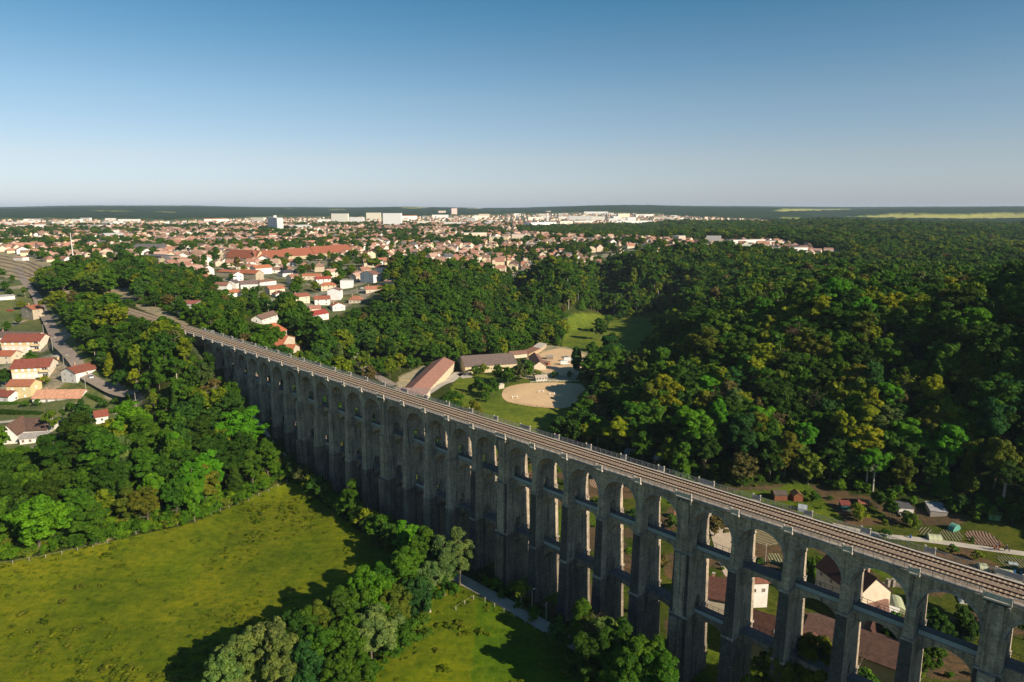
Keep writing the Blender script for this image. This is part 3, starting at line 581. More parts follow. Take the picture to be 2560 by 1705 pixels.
for a in [(735,1190,7,'bush','green'),(765,1215,8,'bush','bright green'),(798,1240,8,'bush','green'),(860,1290,8,'bush','green'),(915,1325,8,'bush','dark green'),(950,1350,9,'bush','green'),(985,1382,9,'tall','green'),(1015,1405,10,'tall','bright green'),(690,1165,6,'bush','bright green'),(668,1120,5,'bush','green'),(883,1300,14,'tall','green'),(900,1312,7,'bush','pale green'),(815,1250,7,'bush','bright green'),(780,1228,7,'bush','bright green'),(752,1205,7,'bush','green'),(840,1275,6,'bush','dark green'),(930,1335,7,'bush','grey green'),
          (965,1365,8,'bush','dark green'),(1000,1390,8,'bush','dark green'),(1303,1522,8,'open','green'),(722,1170,5,'bush','bright green'),(700,1140,4,'bush','green')]:
    tree(*a, zone=vz)
lz = 'in the clump below the tallest viaduct arches'
for a in [(1455,1640,12,'tall','green'),(1490,1690,12,'dead','brown'),(1510,1700,12,'broad','grey green'),(1540,1730,13,'broad','dark green'),(1600,1760,13,'broad','green'),(1470,1740,12,'broad','dark green'),(1400,1625,6,'bush','green'),
          (1640,1790,12,'broad','green'),(1560,1790,12,'broad','green'),(1730,1645,5,'bush','yellow green'),(2000,1790,15,'open','olive green'),(2080,1800,14,'dead','brown'),(2045,1810,15,'broad','olive green'),(1950,1800,13,'broad','olive green'),(2150,1840,11,'broad','dark green'),
          (2240,1650,9,'broad','green'),(2330,1640,9,'broad','dark green'),(2400,1630,9,'broad','dark green'),(2300,1700,9,'broad','green'),(2430,1550,8,'broad','green'),(2560,1600,9,'broad','green')]:
    tree(*a, zone=lz)
sz_ = 'beside the street on the left'
for a in [(180,1075,13,'open','green'),(132,1090,12,'open','olive green'),(322,1022,8,'spruce','golden',1.4),(262,1022,5,'bush','dark purple'),(290,1012,4,'bush','olive green'),(305,978,11,'broad','bright green'),(345,985,13,'open','green'),(376,990,12,'broad','dark green'),
          (95,965,5,'bush','green'),(115,960,5,'bush','dark green'),(65,1018,4,'bush','dark green'),(95,1015,4,'bush','green'),(40,870,6,'bush','green'),(20,830,8,'broad','olive green'),(48,812,7,'broad','green'),(15,730,10,'broad','dark purple'),(25,745,8,'broad','green')]:
    tree(*a[:5], w=a[5] if len(a) > 5 else 1, zone=sz_)
az_ = 'beside the riding arena and stables'
for a in [(1195,985,8,'broad','dark green'),(1215,995,7,'bush','green'),(1230,990,9,'broad','dark green'),(1245,955,9,'broad','green'),(1270,960,9,'broad','blue green'),(1300,955,10,'broad','green'),(1320,950,10,'broad','blue green'),(1178,980,4,'bush','green'),(1215,1005,4,'bush','bright green'),
          (1210,935,6,'bush','olive green'),(1190,940,6,'bush','olive green'),(1440,928,13,'poplar','dark green',1.5),(1385,945,4,'bush','dark green'),(1425,945,4,'bush','green'),(1340,945,5,'bush','green')]:
    tree(*a[:5], w=a[5] if len(a) > 5 else 1, zone=az_)
rz_ = 'along the river beside the meadow and arena'
for a in [(1468,985,15,'willow','grey green'),(1515,1000,15,'broad','olive green'),(1555,1010,14,'broad','green'),(1480,1060,14,'broad','green'),(1530,1060,13,'broad','green'),(1400,1110,13,'broad','bright green'),(1430,1118,12,'broad','bright green'),
          (1465,1120,12,'willow','grey green',.7),(1520,1125,14,'willow','grey green'),(1545,1090,12,'broad','olive green'),(1500,1085,14,'broad','green'),(1590,1040,9,'broad','olive green'),(1500,850,15,'broad','bright green'),(1530,880,14,'broad','green'),(1500,830,13,'willow','grey green',1.2),(1520,815,11,'willow','grey green'),
          (1615,785,14,'willow','grey green'),(1560,795,8,'bush','olive green'),(1575,790,8,'bush','grey green'),(1545,800,8,'bush','grey green'),(1655,790,13,'broad','olive green'),(1600,790,7,'bush','green'),(1685,790,13,'willow','grey green',.8),(1480,900,13,'broad','olive green'),(1500,935,14,'broad','green')]:
    tree(*a[:5], w=a[5] if len(a) > 5 else 1, zone=rz_)
gz_ = 'among the allotment gardens behind the viaduct'
for a in [(1672,1170,15,'broad','blue green',.9),(1684,1195,13,'spruce','dark green'),(1712,1195,14,'spruce','green'),(1810,1195,8,'tall','green'),(2035,1255,5,'bush','green'),(2140,1290,6,'bush','green'),(2150,1305,6,'bush','green'),(2195,1270,7,'broad','green'),(2225,1290,7,'broad','dark green'),(2262,1310,6,'bush','green'),
          (2280,1320,6,'bush','green'),(2260,1390,3,'bush','green'),(2210,1345,4,'bush','dark green'),(2480,1300,6,'bush','grey green'),(2450,1290,6,'bush','green'),(2400,1280,7,'broad','green'),(2530,1310,7,'broad','dark green'),(2560,1290,8,'broad','green'),
          (1680,1320,6,'bush','dark green'),(1580,1300,5,'bush','green'),(1680,1230,6,'bush','bright green'),(1740,1230,5,'bush','green'),(1590,1220,7,'broad','bright green'),(1500,1200,7,'broad','green'),(1400,1150,7,'broad','green'),(1900,1420,4,'bush','dark green'),
          (2030,1440,7,'spruce','dark green'),(2010,1430,6,'broad','green'),(2180,1420,5,'bush','green'),(1660,1420,5,'bush','green'),(1830,1470,4,'bush','dark green'),(2440,1400,4,'bush','olive green'),(2380,1385,4,'bush','green')]:
    tree(*a[:5], w=a[5] if len(a) > 5 else 1, zone=gz_)
fz = 'above the viaduct beside the farm road'
for a in [(850,920,16,'poplar','bright green',1.3),(820,905,13,'broad','dark green'),(800,930,12,'spruce','green',1.2),(770,920,11,'broad','olive green'),(880,905,14,'broad','green'),(910,930,15,'broad','green'),(945,950,14,'broad','bright green'),(975,945,13,'broad','green'),(1000,930,14,'broad','green'),(1025,925,12,'broad','dark green'),
          (870,950,12,'broad','green'),(925,960,12,'broad','dark green'),(1045,920,8,'broad','yellow green'),(1095,770,13,'spruce','yellow green',1.2),(1055,745,15,'broad','dark purple',1.1),(1080,720,14,'broad','dark green'),(880,695,14,'broad','green'),(1015,690,12,'broad','olive green'),(945,620,9,'broad','dark purple')]:
    tree(*a[:5], w=a[5] if len(a) > 5 else 1, zone=fz)
hand = np.array([[a[0],a[1]] for a in TREES])
# keep-out: plots of buildings set by hand, filled in below
KEEP = []
def fill_trees():
    out = []
    bands = [(60,560,8.2,1.1,11,17),(560,1250,8.6,1.1,11,17),(1250,2700,12.5,1.5,13,18)]
    for r0, r1, sp, wf, h0, h1_ in bands:
        nA = None; G = np.random.default_rng(int(r0)); x = np.arange(-r1, r1, sp); XX, YY = np.meshgrid(x, np.arange(0, r1, sp*.9)); XX = XX+(np.arange(XX.shape[0])%2)[:,None]*sp*.5
        XX = (XX+G.uniform(-.36,.36,XX.shape)*sp).ravel(); YY = (YY+G.uniform(-.36,.36,YY.shape)*sp).ravel(); r_ = np.hypot(XX,YY); az = np.degrees(np.arctan2(XX,YY))
        k = (r_ >= r0) & (r_ < r1) & (np.abs(az) < (41 if r0 > 300 else 50)); XX, YY = XX[k], YY[k]; ZZ = hgt(XX,YY); lu = landuse(XX,YY,ZZ); px, py = proj(XX,YY,ZZ)
        s = XX*VD[0]+YY*VD[1]; q = XX*VN[0]+YY*VN[1]-VP
        p = np.where(lu == 0, 1.0, np.where((lu == 1), np.where(fract_noise(XX,YY,90,21) > .70, .50, np.where(np.hypot(XX,YY) < 1000, .16, .05)), np.where(lu == 2, .16, np.where(lu == 4, .035, 0.))))
        p = np.where((lu == 0) & (fract_noise(XX,YY,30,22) < .10), 0, p)
        keep = (G.random(len(XX)) < p) & ~((q > -7) & (q < 16) & (s < 378)) & ~((np.abs(q-4) < 13) & (s >= 378) & (s < 640))
        keep &= (np.abs(az[k]) < 41) | (XX > 0)
        for rd, wd in ROADS:
            d = polydist(XX, YY, rd); keep &= d > wd
        for kx, ky, kr in KEEP: keep &= (XX-kx)**2+(YY-ky)**2 > kr*kr
        if r0 < 800:
            for hx, hy in hand: keep &= (XX-hx)**2+(YY-hy)**2 > 30
        XX, YY, ZZ, px, py, lu = [v[keep] for v in (XX,YY,ZZ,px,py,lu)]
        Hh = (G.uniform(h0,h1_,len(XX))*.8+h1_*.45*fract_noise(XX,YY,26,44)-.5+G.choice([0,0,0,3.5],len(XX)))*np.where(lu == 1,.72,1)*np.where(lu == 2,.6,1)*np.where(lu == 4,.5,1)
        Hh = Hh*np.where((XX > 60) & (YY < 620), 1.14, 1)*np.where((XX < -60) & (YY < 400), 1.08, 1)
        sK = s[keep]; qK = q[keep]; Hh = Hh*np.where((qK > -75) & (qK < -6) & (sK > 372) & (sK < 640), np.where(sK > 430, .85, .6), 1)*np.where((qK > -46) & (qK < 0) & (sK > 285) & (sK <= 372), .78, 1)*np.where((qK > -22) & (qK < 0) & (sK > 225) & (sK <= 285), .85, 1)*np.where((px > 1280) & (px < 1660) & (py > 548) & (py < 602), .6, 1)*np.where((lu == 0) & (px > 380) & (px < 700) & (py < 880) & (qK > 0), .62, 1)*np.where((px > 215) & (px < 420) & (py > 1015) & (py < 1110), .5, 1)*np.where((px > 1500) & (px < 1720) & (py > 790) & (py < 930), .6, 1)*np.where((px > 760) & (px < 1000) & (py < 830) & (py > 690), .8, 1)
        near_left = (r_[k][keep] < 500) & (XX < -20)
        for i in range(len(XX)):
            u = G.random(); right = px[i] > 1560 and py[i] > 780
            pinez = (1280 < px[i] < 1720 and 640 < py[i] < 790)
            if pinez and u < .38: kd, tn = ('pine','olive green') if u < .26 else ('spruce','dark green')
            elif right: kd = 'broad' if u < .46 else ('tall' if u < .76 else ('spruce' if u < .87 else ('dead' if u < .92 else 'open')))
            else: kd = 'broad' if u < .66 else ('tall' if u < .88 else ('open' if u < .95 else 'spruce'))
            tn = G.choice(['dark green','green','bright green','yellow green','olive green','blue green','pale green'], p=[.24,.32,.14,.10,.10,.07,.03] if right else [.27,.40,.12,.02,.10,.06,.03])
            if kd == 'dead': tn = 'brown'
            if kd in ('spruce','pine'): tn = G.choice(['dark green','green','olive green'])
            h_ = Hh[i]*(1.12 if kd in ('tall','pine') else 1)*(.85 if kd == 'spruce' else 1)
            out.append([XX[i],YY[i],ZZ[i],h_,wf*G.uniform(.72,1.42),kd,str(tn),None,False])
    return out
def polydist(X, Y, P):
    d = np.full(len(X), 1e9)
    for (x1,y1),(x2,y2) in zip(P[:-1],P[1:]):
        dx, dy = x2-x1, y2-y1; t_ = np.clip(((X-x1)*dx+(Y-y1)*dy)/(dx*dx+dy*dy+1e-9),0,1); d = np.minimum(d, np.hypot(X-x1-t_*dx, Y-y1-t_*dy))
    return d
ORD = ['','first','second','third','fourth','fifth','sixth','seventh','eighth','ninth','tenth','eleventh','twelfth','thirteenth','fourteenth','fifteenth','sixteenth','seventeenth','eighteenth','nineteenth','twentieth']
def ordn(n): return ORD[n] if n <= 20 else {2:'twenty',3:'thirty',4:'forty'}[n//10]+('-'+ORD[n%10] if n % 10 else '')
# ---------------------------------------------------------------- buildings
CRM = (.66,.57,.43); WHT = (.78,.75,.70); GRY = (.42,.40,.37); YEL = (.66,.55,.30); PCH = (.68,.50,.36); STN = (.46,.39,.29)
ORG = (.40,.155,.085); RED = (.27,.085,.058); BRN = (.17,.095,.065); DRK = (.055,.05,.05); PNK = (.46,.24,.16); TAN = (.30,.19,.13); SLT = (.10,.10,.11)
def gable(mw, mr, w, d, h, rh, kind, wc, rc, oh=.45, base=-2.5):
    """house shape in local axes: front is -y; kind g ridge along x, x ridge along y, h hip, f flat, s single pitch falling to the front"""
    x, y = w/2, d/2; T = .22
    if kind == 'f':
        mw.box(-x,x,-y,y,base,h,0,wc); mr.box(-x-.1,x+.1,-y-.1,y+.1,h,h+.35,0,rc); return
    if kind == 'h':
        mw.box(-x,x,-y,y,base,h,0,wc); i = min(w,d)/2*.95; X, Y = x+oh, y+oh; b = [(-X,-Y,h),(X,-Y,h),(X,Y,h),(-X,Y,h)]
        r = [(-X+i,0,h+rh),(X-i,0,h+rh)] if w >= d else [(0,-Y+i,h+rh),(0,Y-i,h+rh)]
        low = [(p[0],p[1],h-.18) for p in b]
        mr.add(b+r+low, ([(0,1,5,4),(1,2,5),(2,3,4,5),(3,0,4)] if w >= d else [(0,1,4),(1,2,5,4),(2,3,5),(3,0,4,5)])+[(0,6,7,1),(1,7,8,2),(2,8,9,3),(3,9,6,0),(9,8,7,6)], 0, rc); return
    if kind == 's':
        mw.add([(-x,-y,base),(x,-y,base),(x,y,base),(-x,y,base),(-x,-y,h),(x,-y,h),(x,y,h+rh),(-x,y,h+rh)], [(0,1,5,4),(1,2,6,5),(2,3,7,6),(3,0,4,7),(4,5,6,7)], 0, wc)
        mr.add([(-x-oh,-y-oh,h-.1),(x+oh,-y-oh,h-.1),(x+oh,y+oh,h+rh+.1),(-x-oh,y+oh,h+rh+.1)]+[(-x-oh,-y-oh,h+.12),(x+oh,-y-oh,h+.12),(x+oh,y+oh,h+rh+.32),(-x-oh,y+oh,h+rh+.32)], [(3,2,1,0),(4,5,6,7),(0,1,5,4),(1,2,6,5),(2,3,7,6),(3,0,4,7)], 0, rc); return
    sw = kind == 'x'
    if sw: x, y = y, x
    f = (lambda a,b,c: (b,-a,c)) if sw else (lambda a,b,c: (a,b,c)); sl = rh/y; e = h-oh*sl
    mw.add([f(*p) for p in [(-x,-y,base),(x,-y,base),(x,y,base),(-x,y,base),(-x,-y,h),(x,-y,h),(x,y,h),(-x,y,h),(-x,0,h+rh),(x,0,h+rh)]],
           [(0,1,5,4),(2,3,7,6),(1,2,6,9,5),(3,0,4,8,7)], 0, wc)
    X, Y = x+oh, y+oh; P = [(-X,-Y,e),(X,-Y,e),(X,0,h+rh),(-X,0,h+rh),(X,Y,e),(-X,Y,e)]; Q = [(a,b,c+T) for a,b,c in P]
    mr.add([f(*p) for p in P+Q], [(6,7,8,9),(9,8,10,11),(1,0,3,2),(2,3,5,4),(0,1,7,6),(4,5,11,10),(1,2,8,7),(2,4,10,8),(3,0,6,9),(5,3,9,11)], 0, rc)
WMESH = {}
def window_obj(parent, x, y, z, rot, kind='w', w=1.0, h=1.25):
    k = (kind,)
    if k not in WMESH:
        m = MB(); m.box(-.5,.5,-.05,.02,-.5,.5,0); f = .07
        for b in ((-.5,.5,-.5,-.5+f),(-.5,.5,.5-f,.5),(-.5,-.5+f,-.5+f,.5-f),(.5-f,.5,-.5+f,.5-f),(-.03,.03,-.5+f,.5-f)): m.box(b[0],b[1],-.085,-.05,b[2],b[3],1)
        o = m.build('window', [M['shutter'] if kind == 's' else (M['wood'] if kind == 'd' else M['glass']), M['white']]); WMESH[k] = o.data; bpy.data.objects.remove(o)
    o = bpy.data.objects.new('window', WMESH[k]); col.objects.link(o); o.parent = parent; o.location = (x,y,z); o.rotation_euler = (0,0,rot); o.scale = (w,1,h); return o
SETB = []
def building(name, cat, label, A, B, d, h, kind='g', rh=2.6, wc=CRM, rc=ORG, win=None, chim=1, top=None, group=None, facade=False, gz=None, oh=.45):
    """front wall between the ground pixels A and B, depth d away from the viewer; win = (floors, front, side, kind)"""
    a = at(*A); b = at(*B); z = min(a[2], b[2]) if gz is None else gz
    ang = math.atan2(b[1]-a[1], b[0]-a[0]); w = max(3.5, math.dist(a[:2], b[:2])); cx, cy = (a[0]+b[0])/2, (a[1]+b[1])/2
    if top is not None:     # eaves height read off the photograph
        px = (A[0]+B[0])/2; r = ray(px, top); t_ = (cx*r[0]+cy*r[1])/(r[0]**2+r[1]**2); h = max(2.5, CZ+r[2]*t_-z)
    ox, oy = cx-math.sin(ang)*d/2, cy+math.cos(ang)*d/2
    root = empty(name, (ox,oy,z), ang, label, cat, group); mw, mr = MB(), MB(); gable(mw, mr, w, d, h, rh, kind, wc, rc, oh)
    mw.build('walls', [M['facade'] if facade else M['wall']], root); ro = mr.build('roof', [M['roof'] if kind != 'f' else M['wall']], root)
    for c in range(chim):
        m = MB(); cxx = (-.32+.62*c)*w; m.box(cxx-.35,cxx+.35,-.1,.55,h+rh*.35,h+rh+1.0,0,(.46,.26,.18)); m.box(cxx-.42,cxx+.42,-.17,.62,h+rh+1.0,h+rh+1.15,0,(.5,.45,.4)); m.build('chimney', [M['wall']], ro)
    if win:
        fl, nf, ns, wk = win; st = h/fl
        for f in range(fl):
            zc = st*f+st*.55
            for i in range(nf): window_obj(root, -w/2+w*(i+.5)/nf, -d/2-.02, zc, 0, wk)
            for i in range(ns):
                window_obj(root, w/2+.02, -d/2+d*(i+.5)/ns, zc, math.pi/2, wk)
                window_obj(root, -w/2-.02, -d/2+d*(i+.5)/ns, zc, -math.pi/2, wk)
    KEEP.append((ox, oy, max(w,d)*.62+2)); n_ = math.hypot(ox,oy)
    if n_ < 1000:
        for dd in (12, 22, 32): KEEP.append((ox*(1-dd/n_), oy*(1-dd/n_), 5+w*.42))
    SETB.append((ox,oy,math.hypot(w,d)/2)); return root, w, d, h
H = 'house'
# street on the left
def apartments(A, B, label, gz=None):
    root, w, d, h = building('apartment_block', 'apartment block', label, A, B, 13, 10.2, 'g', 3.2, (.74,.68,.57), RED, None, 0, gz=gz, oh=.7)
    m = MB(); m.box(-w/2-.03, w/2-4.2, -d/2-.04, -d/2+.5, 7.6, 10.15, 0, (.72,.52,.28)); m.build('orange_band', [M['wall']], root)
    for f in range(3):
        for i in range(4): window_obj(root, -w/2+2.3+i*(w-8)/3.2, -d/2-.05, 2.3+3.3*f, 0, 's', 1.3, 1.5)
        b_ = MB(); b_.box(w/2-4.0, w/2+.5, -d/2-1.5, -d/2-.0, 1.0+3.3*f, 1.2+3.3*f, 0, (.7,.66,.58)); bal = b_.build('balcony', [M['wall']], root)
        b_ = MB(); b_.box(w/2-4.0, w/2+.5, -d/2-1.5, -d/2-1.38, 1.2+3.3*f, 2.2+3.3*f, 0, (.72,.52,.28)); b_.build('parapet', [M['wall']], bal); window_obj(root, w/2-2, -d/2-.03, 2.3+3.3*f, 0, 'w', 2.4, 2.0)
    b_ = MB(); b_.box(w/2+.2, w/2+.5, -d/2-1.5, -d/2-1.2, 0, 10.2, 0, (.76,.72,.65)); b_.build('balcony_post', [M['wall']], root)
    for i in (0,1): window_obj(root, -w/2-.02, -d/4+i*d/2, 8.5, -math.pi/2)
apartments((8,896), (101,876), 'cream apartment block with red roof and orange top band, standing further up the street')
apartments((34,968), (124,940), 'cream apartment block with red roof and corner balconies, nearer of the two beside the street')
B_ = building
B_('house', H, 'pale yellow house with bright orange roof below the nearer apartment block', (20,1000), (78,992), 9, 7.2, 'g', 2.2, YEL, ORG, (2,2,1,'s'), 0)
B_('house', H, 'white house with brown red gabled roof and dark shutters on the street corner', (155,955), (192,958), 12, 5.6, 'x', 2.4, WHT, (.24,.085,.055), (2,2,1,'d'), 1)
B_('house', H, 'low bungalow with wide salmon pink roof behind a clipped hedge', (82,1010), (200,996), 10, 2.8, 'g', 2.9, WHT, (.62,.33,.21), (1,5,1,'w'), 1)
B_('house', H, 'white house with large dark brown roof beside a birch', (50,1095), (118,1088), 11, 3.2, 'g', 3.8, WHT, (.12,.075,.06), (1,3,1,'w'), 0)
B_('house_annex', 'annex', 'white lean-to annex with timber shutters on front of the brown-roofed house', (50,1112), (120,1103), 4, 2.6, 's', .8, WHT, (.40,.38,.35), (1,4,0,'d'), 0)
B_('house', H, 'white house with steep brown roof cut by picture edge', (2,1112), (45,1108), 13, 4.2, 'x', 4.2, WHT, (.17,.10,.075), (1,1,0,'d'), 0)
B_('house', H, 'small white house with red roof half hidden in the trees', (240,1060), (272,1056), 7, 3.4, 'g', 2.0, WHT, RED, (1,1,1,'w'), 0)
B_('house', H, 'tall narrow stone house with orange roof beside the upper street', (55,795), (84,800), 8, 7.5, 'x', 2.2, STN, (.40,.15,.08), (2,1,1,'d'), 1)
B_('farm_building', 'building', 'long grey brown roofed building behind the apartment blocks', (-30,858), (86,848), 12, 4.2, 'g', 2.4, WHT, (.17,.12,.10), None, 1)
B_('house', H, 'low white house with red roof at the picture edge below the apartments', (-25,1005), (22,1008), 8, 3.6, 'g', 2, WHT, RED, (1,3,1,'w'), 0)
B_('house', H, 'orange roofed house between the two apartment blocks', (-20,912), (30,908), 9, 5.4, 'g', 2.2, CRM, (.40,.13,.07), (2,2,1,'w'), 0)
B_('shed', 'shed', 'long white walled shed beside the upper street', (-40,755), (38,748), 6, 3.0, 's', .5, WHT, (.45,.44,.42), None, 0)
B_('garage', 'garage', 'tan garage beside the street corner next to a parked car', (128,905), (144,902), 5, 3, 'f', 0, (.60,.45,.27), (.5,.45,.38), None, 0)
# round the head of the viaduct
B_('house', H, 'white house with grey brown roof above the viaduct head', (656,812), (697,806), 8, 6.2, 'g', 2.4, WHT, (.22,.14,.11), (2,3,1,'w'), 0)
B_('villa', H, 'stone villa with pointed orange hipped roof beside the viaduct', (670,840), (718,845), 11, 5.6, 'h', 5.5, STN, (.45,.15,.07), (2,2,2,'s'), 1)
B_('house', H, 'gabled house with bright orange roof just above the viaduct railing', (702,872), (738,860), 8.5, 4.6, 'x', 4.2, CRM, (.48,.15,.07), (2,2,1,'w'), 1)
B_('house', H, 'narrow orange roofed house with tall brick chimney touching the viaduct edge', (730,893), (750,887), 7, 5.0, 'x', 3.2, CRM, (.48,.16,.08), None, 1)
B_('crossing_hut', 'hut', 'white and red flat roofed hut by the railway embankment', (432,766), (486,772), 9, 3.4, 's', .8, (.72,.70,.68), (.38,.13,.11), (1,3,1,'d'), 0)
# hill-side houses between the viaduct and the barracks
for A, B, d, h, k, rh, wc, rc, win, lab in [
 ((787,762),(826,763),8,5.4,'g',2.4,WHT,(.33,.11,.07),(2,2,1,'w'),'white house with brown red roof in the middle of the hillside houses'),
 ((819,749),(851,750),8,8.5,'x',1.8,(.80,.79,.78),(.26,.15,.11),None,'tall plain white house with shallow brown roof on the hillside'),
 ((738,757),(775,758),8,6.4,'g',2.2,CRM,(.30,.11,.07),(2,2,1,'w'),'cream two storey house with dark red roof above the wooded bank'),
 ((690,745),(726,746),8,4.6,'x',2.0,WHT,(.26,.12,.09),(1,2,1,'d'),'low white house with brown gable facing the viaduct'),
 ((675,737),(713,736),8,5.6,'g',2.2,CRM,(.42,.17,.10),None,'blank cream house with orange roof on the hillside'),
 ((803,728),(841,725),9,5.2,'h',2.4,CRM,(.50,.18,.09),(2,3,1,'w'),'cream house with light orange hipped roof up the hillside'),
 ((791,712),(828,709),8,5.4,'g',2.0,WHT,(.36,.07,.05),(2,3,1,'w'),'white house with crimson roof halfway up the hillside'),
 ((851,723),(882,719),8,7.4,'f',0,(.80,.80,.79),(.70,.69,.66),None,'white flat roofed cube house on the hillside'),
 ((901,706),(934,708),9,8.5,'x',2.8,WHT,(.24,.13,.10),(3,2,1,'d'),'tall white villa with dark windows at the top of the lane'),
 ((939,684),(965,684),8,6.8,'g',2.2,WHT,(.42,.16,.10),(2,2,1,'d'),'white house with orange roof and chimneys behind the tall villa'),
 ((915,735),(956,724),7,4.2,'g',2.2,CRM,(.45,.19,.12),(1,2,1,'d'),'row cottage with orange roof along the lane'),
 ((961,716),(983,715),7,4.8,'g',1.4,STN,(.45,.28,.20),None,'small stone house below the park trees'),
 ((872,759),(901,757),9,3.4,'h',3.0,CRM,(.42,.18,.11),(1,3,1,'w'),'bungalow with peaked orange roof right of the lane'),
 ((832,778),(863,775),8,4.4,'x',2.2,WHT,(.45,.19,.12),(1,2,1,'d'),'white gabled house with orange roof at the lane corner'),
 ((775,778),(803,783),8,4.2,'g',2.0,CRM,(.40,.19,.14),None,'low cream house with pinkish roof beside the farm road'),
 ((785,802),(822,798),10,5.2,'g',2.6,WHT,(.34,.06,.05),(2,2,1,'w'),'white house with crimson roof and grey garage at the foot of hillside'),
 ((640,686),(681,684),10,6.8,'g',2.6,WHT,(.46,.17,.08),(2,2,0,'w'),'large plain white house with orange roof below the barracks'),
 ((756,700),(802,699),8,4.2,'g',1.6,CRM,(.50,.18,.09),(1,4,1,'w'),'long low house with orange roof amid dark garden trees'),
 ((707,692),(746,690),11,4.0,'h',3.0,WHT,(.07,.07,.08),None,'house with slate grey hipped roof below the barracks'),
 ((650,714),(691,711),9,3.8,'h',1.6,WHT,(.27,.15,.11),(1,4,1,'w'),'wide white bungalow with brown hipped roof'),
 ((944,662),(971,660),8,5.6,'g',2.2,WHT,(.46,.19,.12),(2,2,1,'w'),'white house with orange roof beside garden trees near the barracks end'),
 ((1008,651),(1033,650),10,4.8,'h',2.6,CRM,(.33,.18,.13),None,'square house with brown hipped roof beyond the barracks'),
 ((541,690),(585,695),9,5.6,'h',1.8,STN,(.45,.17,.09),(2,3,1,'d'),'stone house with orange hipped roof at the wood edge'),
 ((596,694),(640,700),10,6.0,'g',3.0,STN,(.46,.16,.08),(2,3,1,'d'),'stone house with broad orange roof and dormer above the wood'),
 ((536,722),(568,726),8,4.2,'g',2.2,WHT,(.30,.15,.11),None,'white house with brown roof at the lower wood edge'),
 ((566,720),(592,722),8,5.0,'x',2.2,WHT,(.15,.12,.11),None,'white gabled house with nearly black roof'),
 ((602,722),(645,724),9,5.2,'g',2.6,WHT,(.20,.14,.13),(1,3,1,'w'),'white house with grey roof and skylights'),
 ((570,742),(602,742),8,4.0,'g',2.0,WHT,(.46,.17,.09),None,'low white house with orange roof beside dark trees above the embankment'),
 ((496,700),(518,704),6,4.0,'x',1.6,WHT,(.48,.18,.10),None,'small white house with orange roof at the edge of dark trees')]:
    B_('house', H, lab, A, B, d, h, k, rh, wc, rc, win, 1 if win else 0, group='houses on the hillside above the viaduct')
# riding stables
B_('riding_hall', 'barn', 'long stable barn with wide grey brown corrugated roof', (1163,935), (1293,926), 26, 5.0, 'g', 5.0, (.62,.52,.33), (.19,.145,.125), (1,7,0,'d'), 0, oh=.3)
B_('stable_block', 'stable', 'brown roofed stable with white gable beside the farm yard', (1335,926), (1365,924), 30, 3.4, 'x', 3.0, CRM, (.24,.13,.095), None, 0)
B_('stable_block', 'stable', 'low brown roofed wing behind the long stable barn', (1278,897), (1318,893), 8, 3.0, 'g', 1.8, CRM, (.27,.15,.11), None, 0)
B_('stable_block', 'stable', 'open horse boxes with brown roof behind the farm yard', (1322,893), (1350,880), 6, 2.8, 's', .7, (.50,.36,.22), (.24,.13,.09), (1,3,0,'d'), 0)
B_('stable_block', 'stable', 'open horse boxes with pale tin roof at the back of the yard', (1350,880), (1366,868), 6, 2.8, 's', .6, (.50,.38,.25), (.50,.46,.40), (1,3,0,'d'), 0)
B_('timber_shelter', 'shelter', 'red brown timber shelter standing in the farm yard', (1352,912), (1370,914), 3, 2.4, 's', .3, (.25,.10,.06), (.32,.20,.15), None, 0)
B_('timber_shelter', 'shelter', 'grey timber shelter with flat roof behind the camper vans', (1366,899), (1383,899), 4, 2.4, 'f', 0, (.24,.2,.16), (.38,.36,.33), None, 0)
B_('summer_house', 'pavilion', 'white glazed pavilion beside the riding arena rail', (1340,953), (1368,951), 4, 2.2, 'g', 1.2, (.62,.58,.5), (.48,.42,.34), (1,4,0,'w'), 0)
B_('judge_hut', 'hut', 'small pale hut at the left end of the riding arena', (1250,972), (1258,971), 3, 2.4, 'f', 0, (.6,.54,.44), (.62,.56,.46), None, 0)
# factory hall beside the viaduct
rt, w_, d_, h_ = B_('stone_hall', 'building', 'long stone hall with pinkish brown roof right behind the viaduct', (1040,1010), (1136,925), 15, 5.8, 'g', 3.2, (.62,.53,.36), (.37,.19,.14), (2,12,0,'d'), 0)
B_('stone_hall_annex', 'building', 'low annex with flat pinkish roof between stone hall and viaduct', (985,1000), (1062,1008), 14, 4.0, 's', .6, CRM, (.42,.28,.23), None, 0)
# farm under the arches on the right
B_('farmhouse', H, 'tall cream farmhouse with brown tiled roof seen through the right-hand arches', (2036,1482), (2137,1562), 11, 6.4, 'g', 4.6, CRM, (.09,.042,.03), (2,4,0,'d'), 2, gz=6)
B_('farmhouse', H, 'white farmhouse with brown roof and red shutters framed by two piers', (1872,1520), (1917,1518), 9, 5.6, 'g', 2.6, WHT, (.23,.095,.06), (1,2,1,'d'), 0, gz=6)
rt, w_, d_, h_ = B_('barn', 'barn', 'big barn with long dark red tiled roof and skylights under the middle arches', (1856,1655), (1966,1695), 14, 4.6, 'g', 4.6, (.5,.43,.32), (.085,.04,.028), None, 0, gz=5.5)
for sx_ in (.12,.30):
    m = MB(); m.prism([(-.45,-.35),(.45,-.35),(.45,.35),(-.45,.35)], lambda p,k: (sx_*w_+p[0], -d_*.25+p[1], h_+4.6*.5+p[1]*4.6/(d_/2)+(.30 if k == 0 else .42))); m.build('skylight', [M['iron']], [c for c in rt.children if c.name.startswith('roof')][0])
B_('barn', 'barn', 'L-shaped cottage with brown tiled roof left of the white farmhouse', (1764,1540), (1822,1552), 11, 3.6, 'g', 3.4, CRM, (.11,.05,.036), None, 1, gz=6)
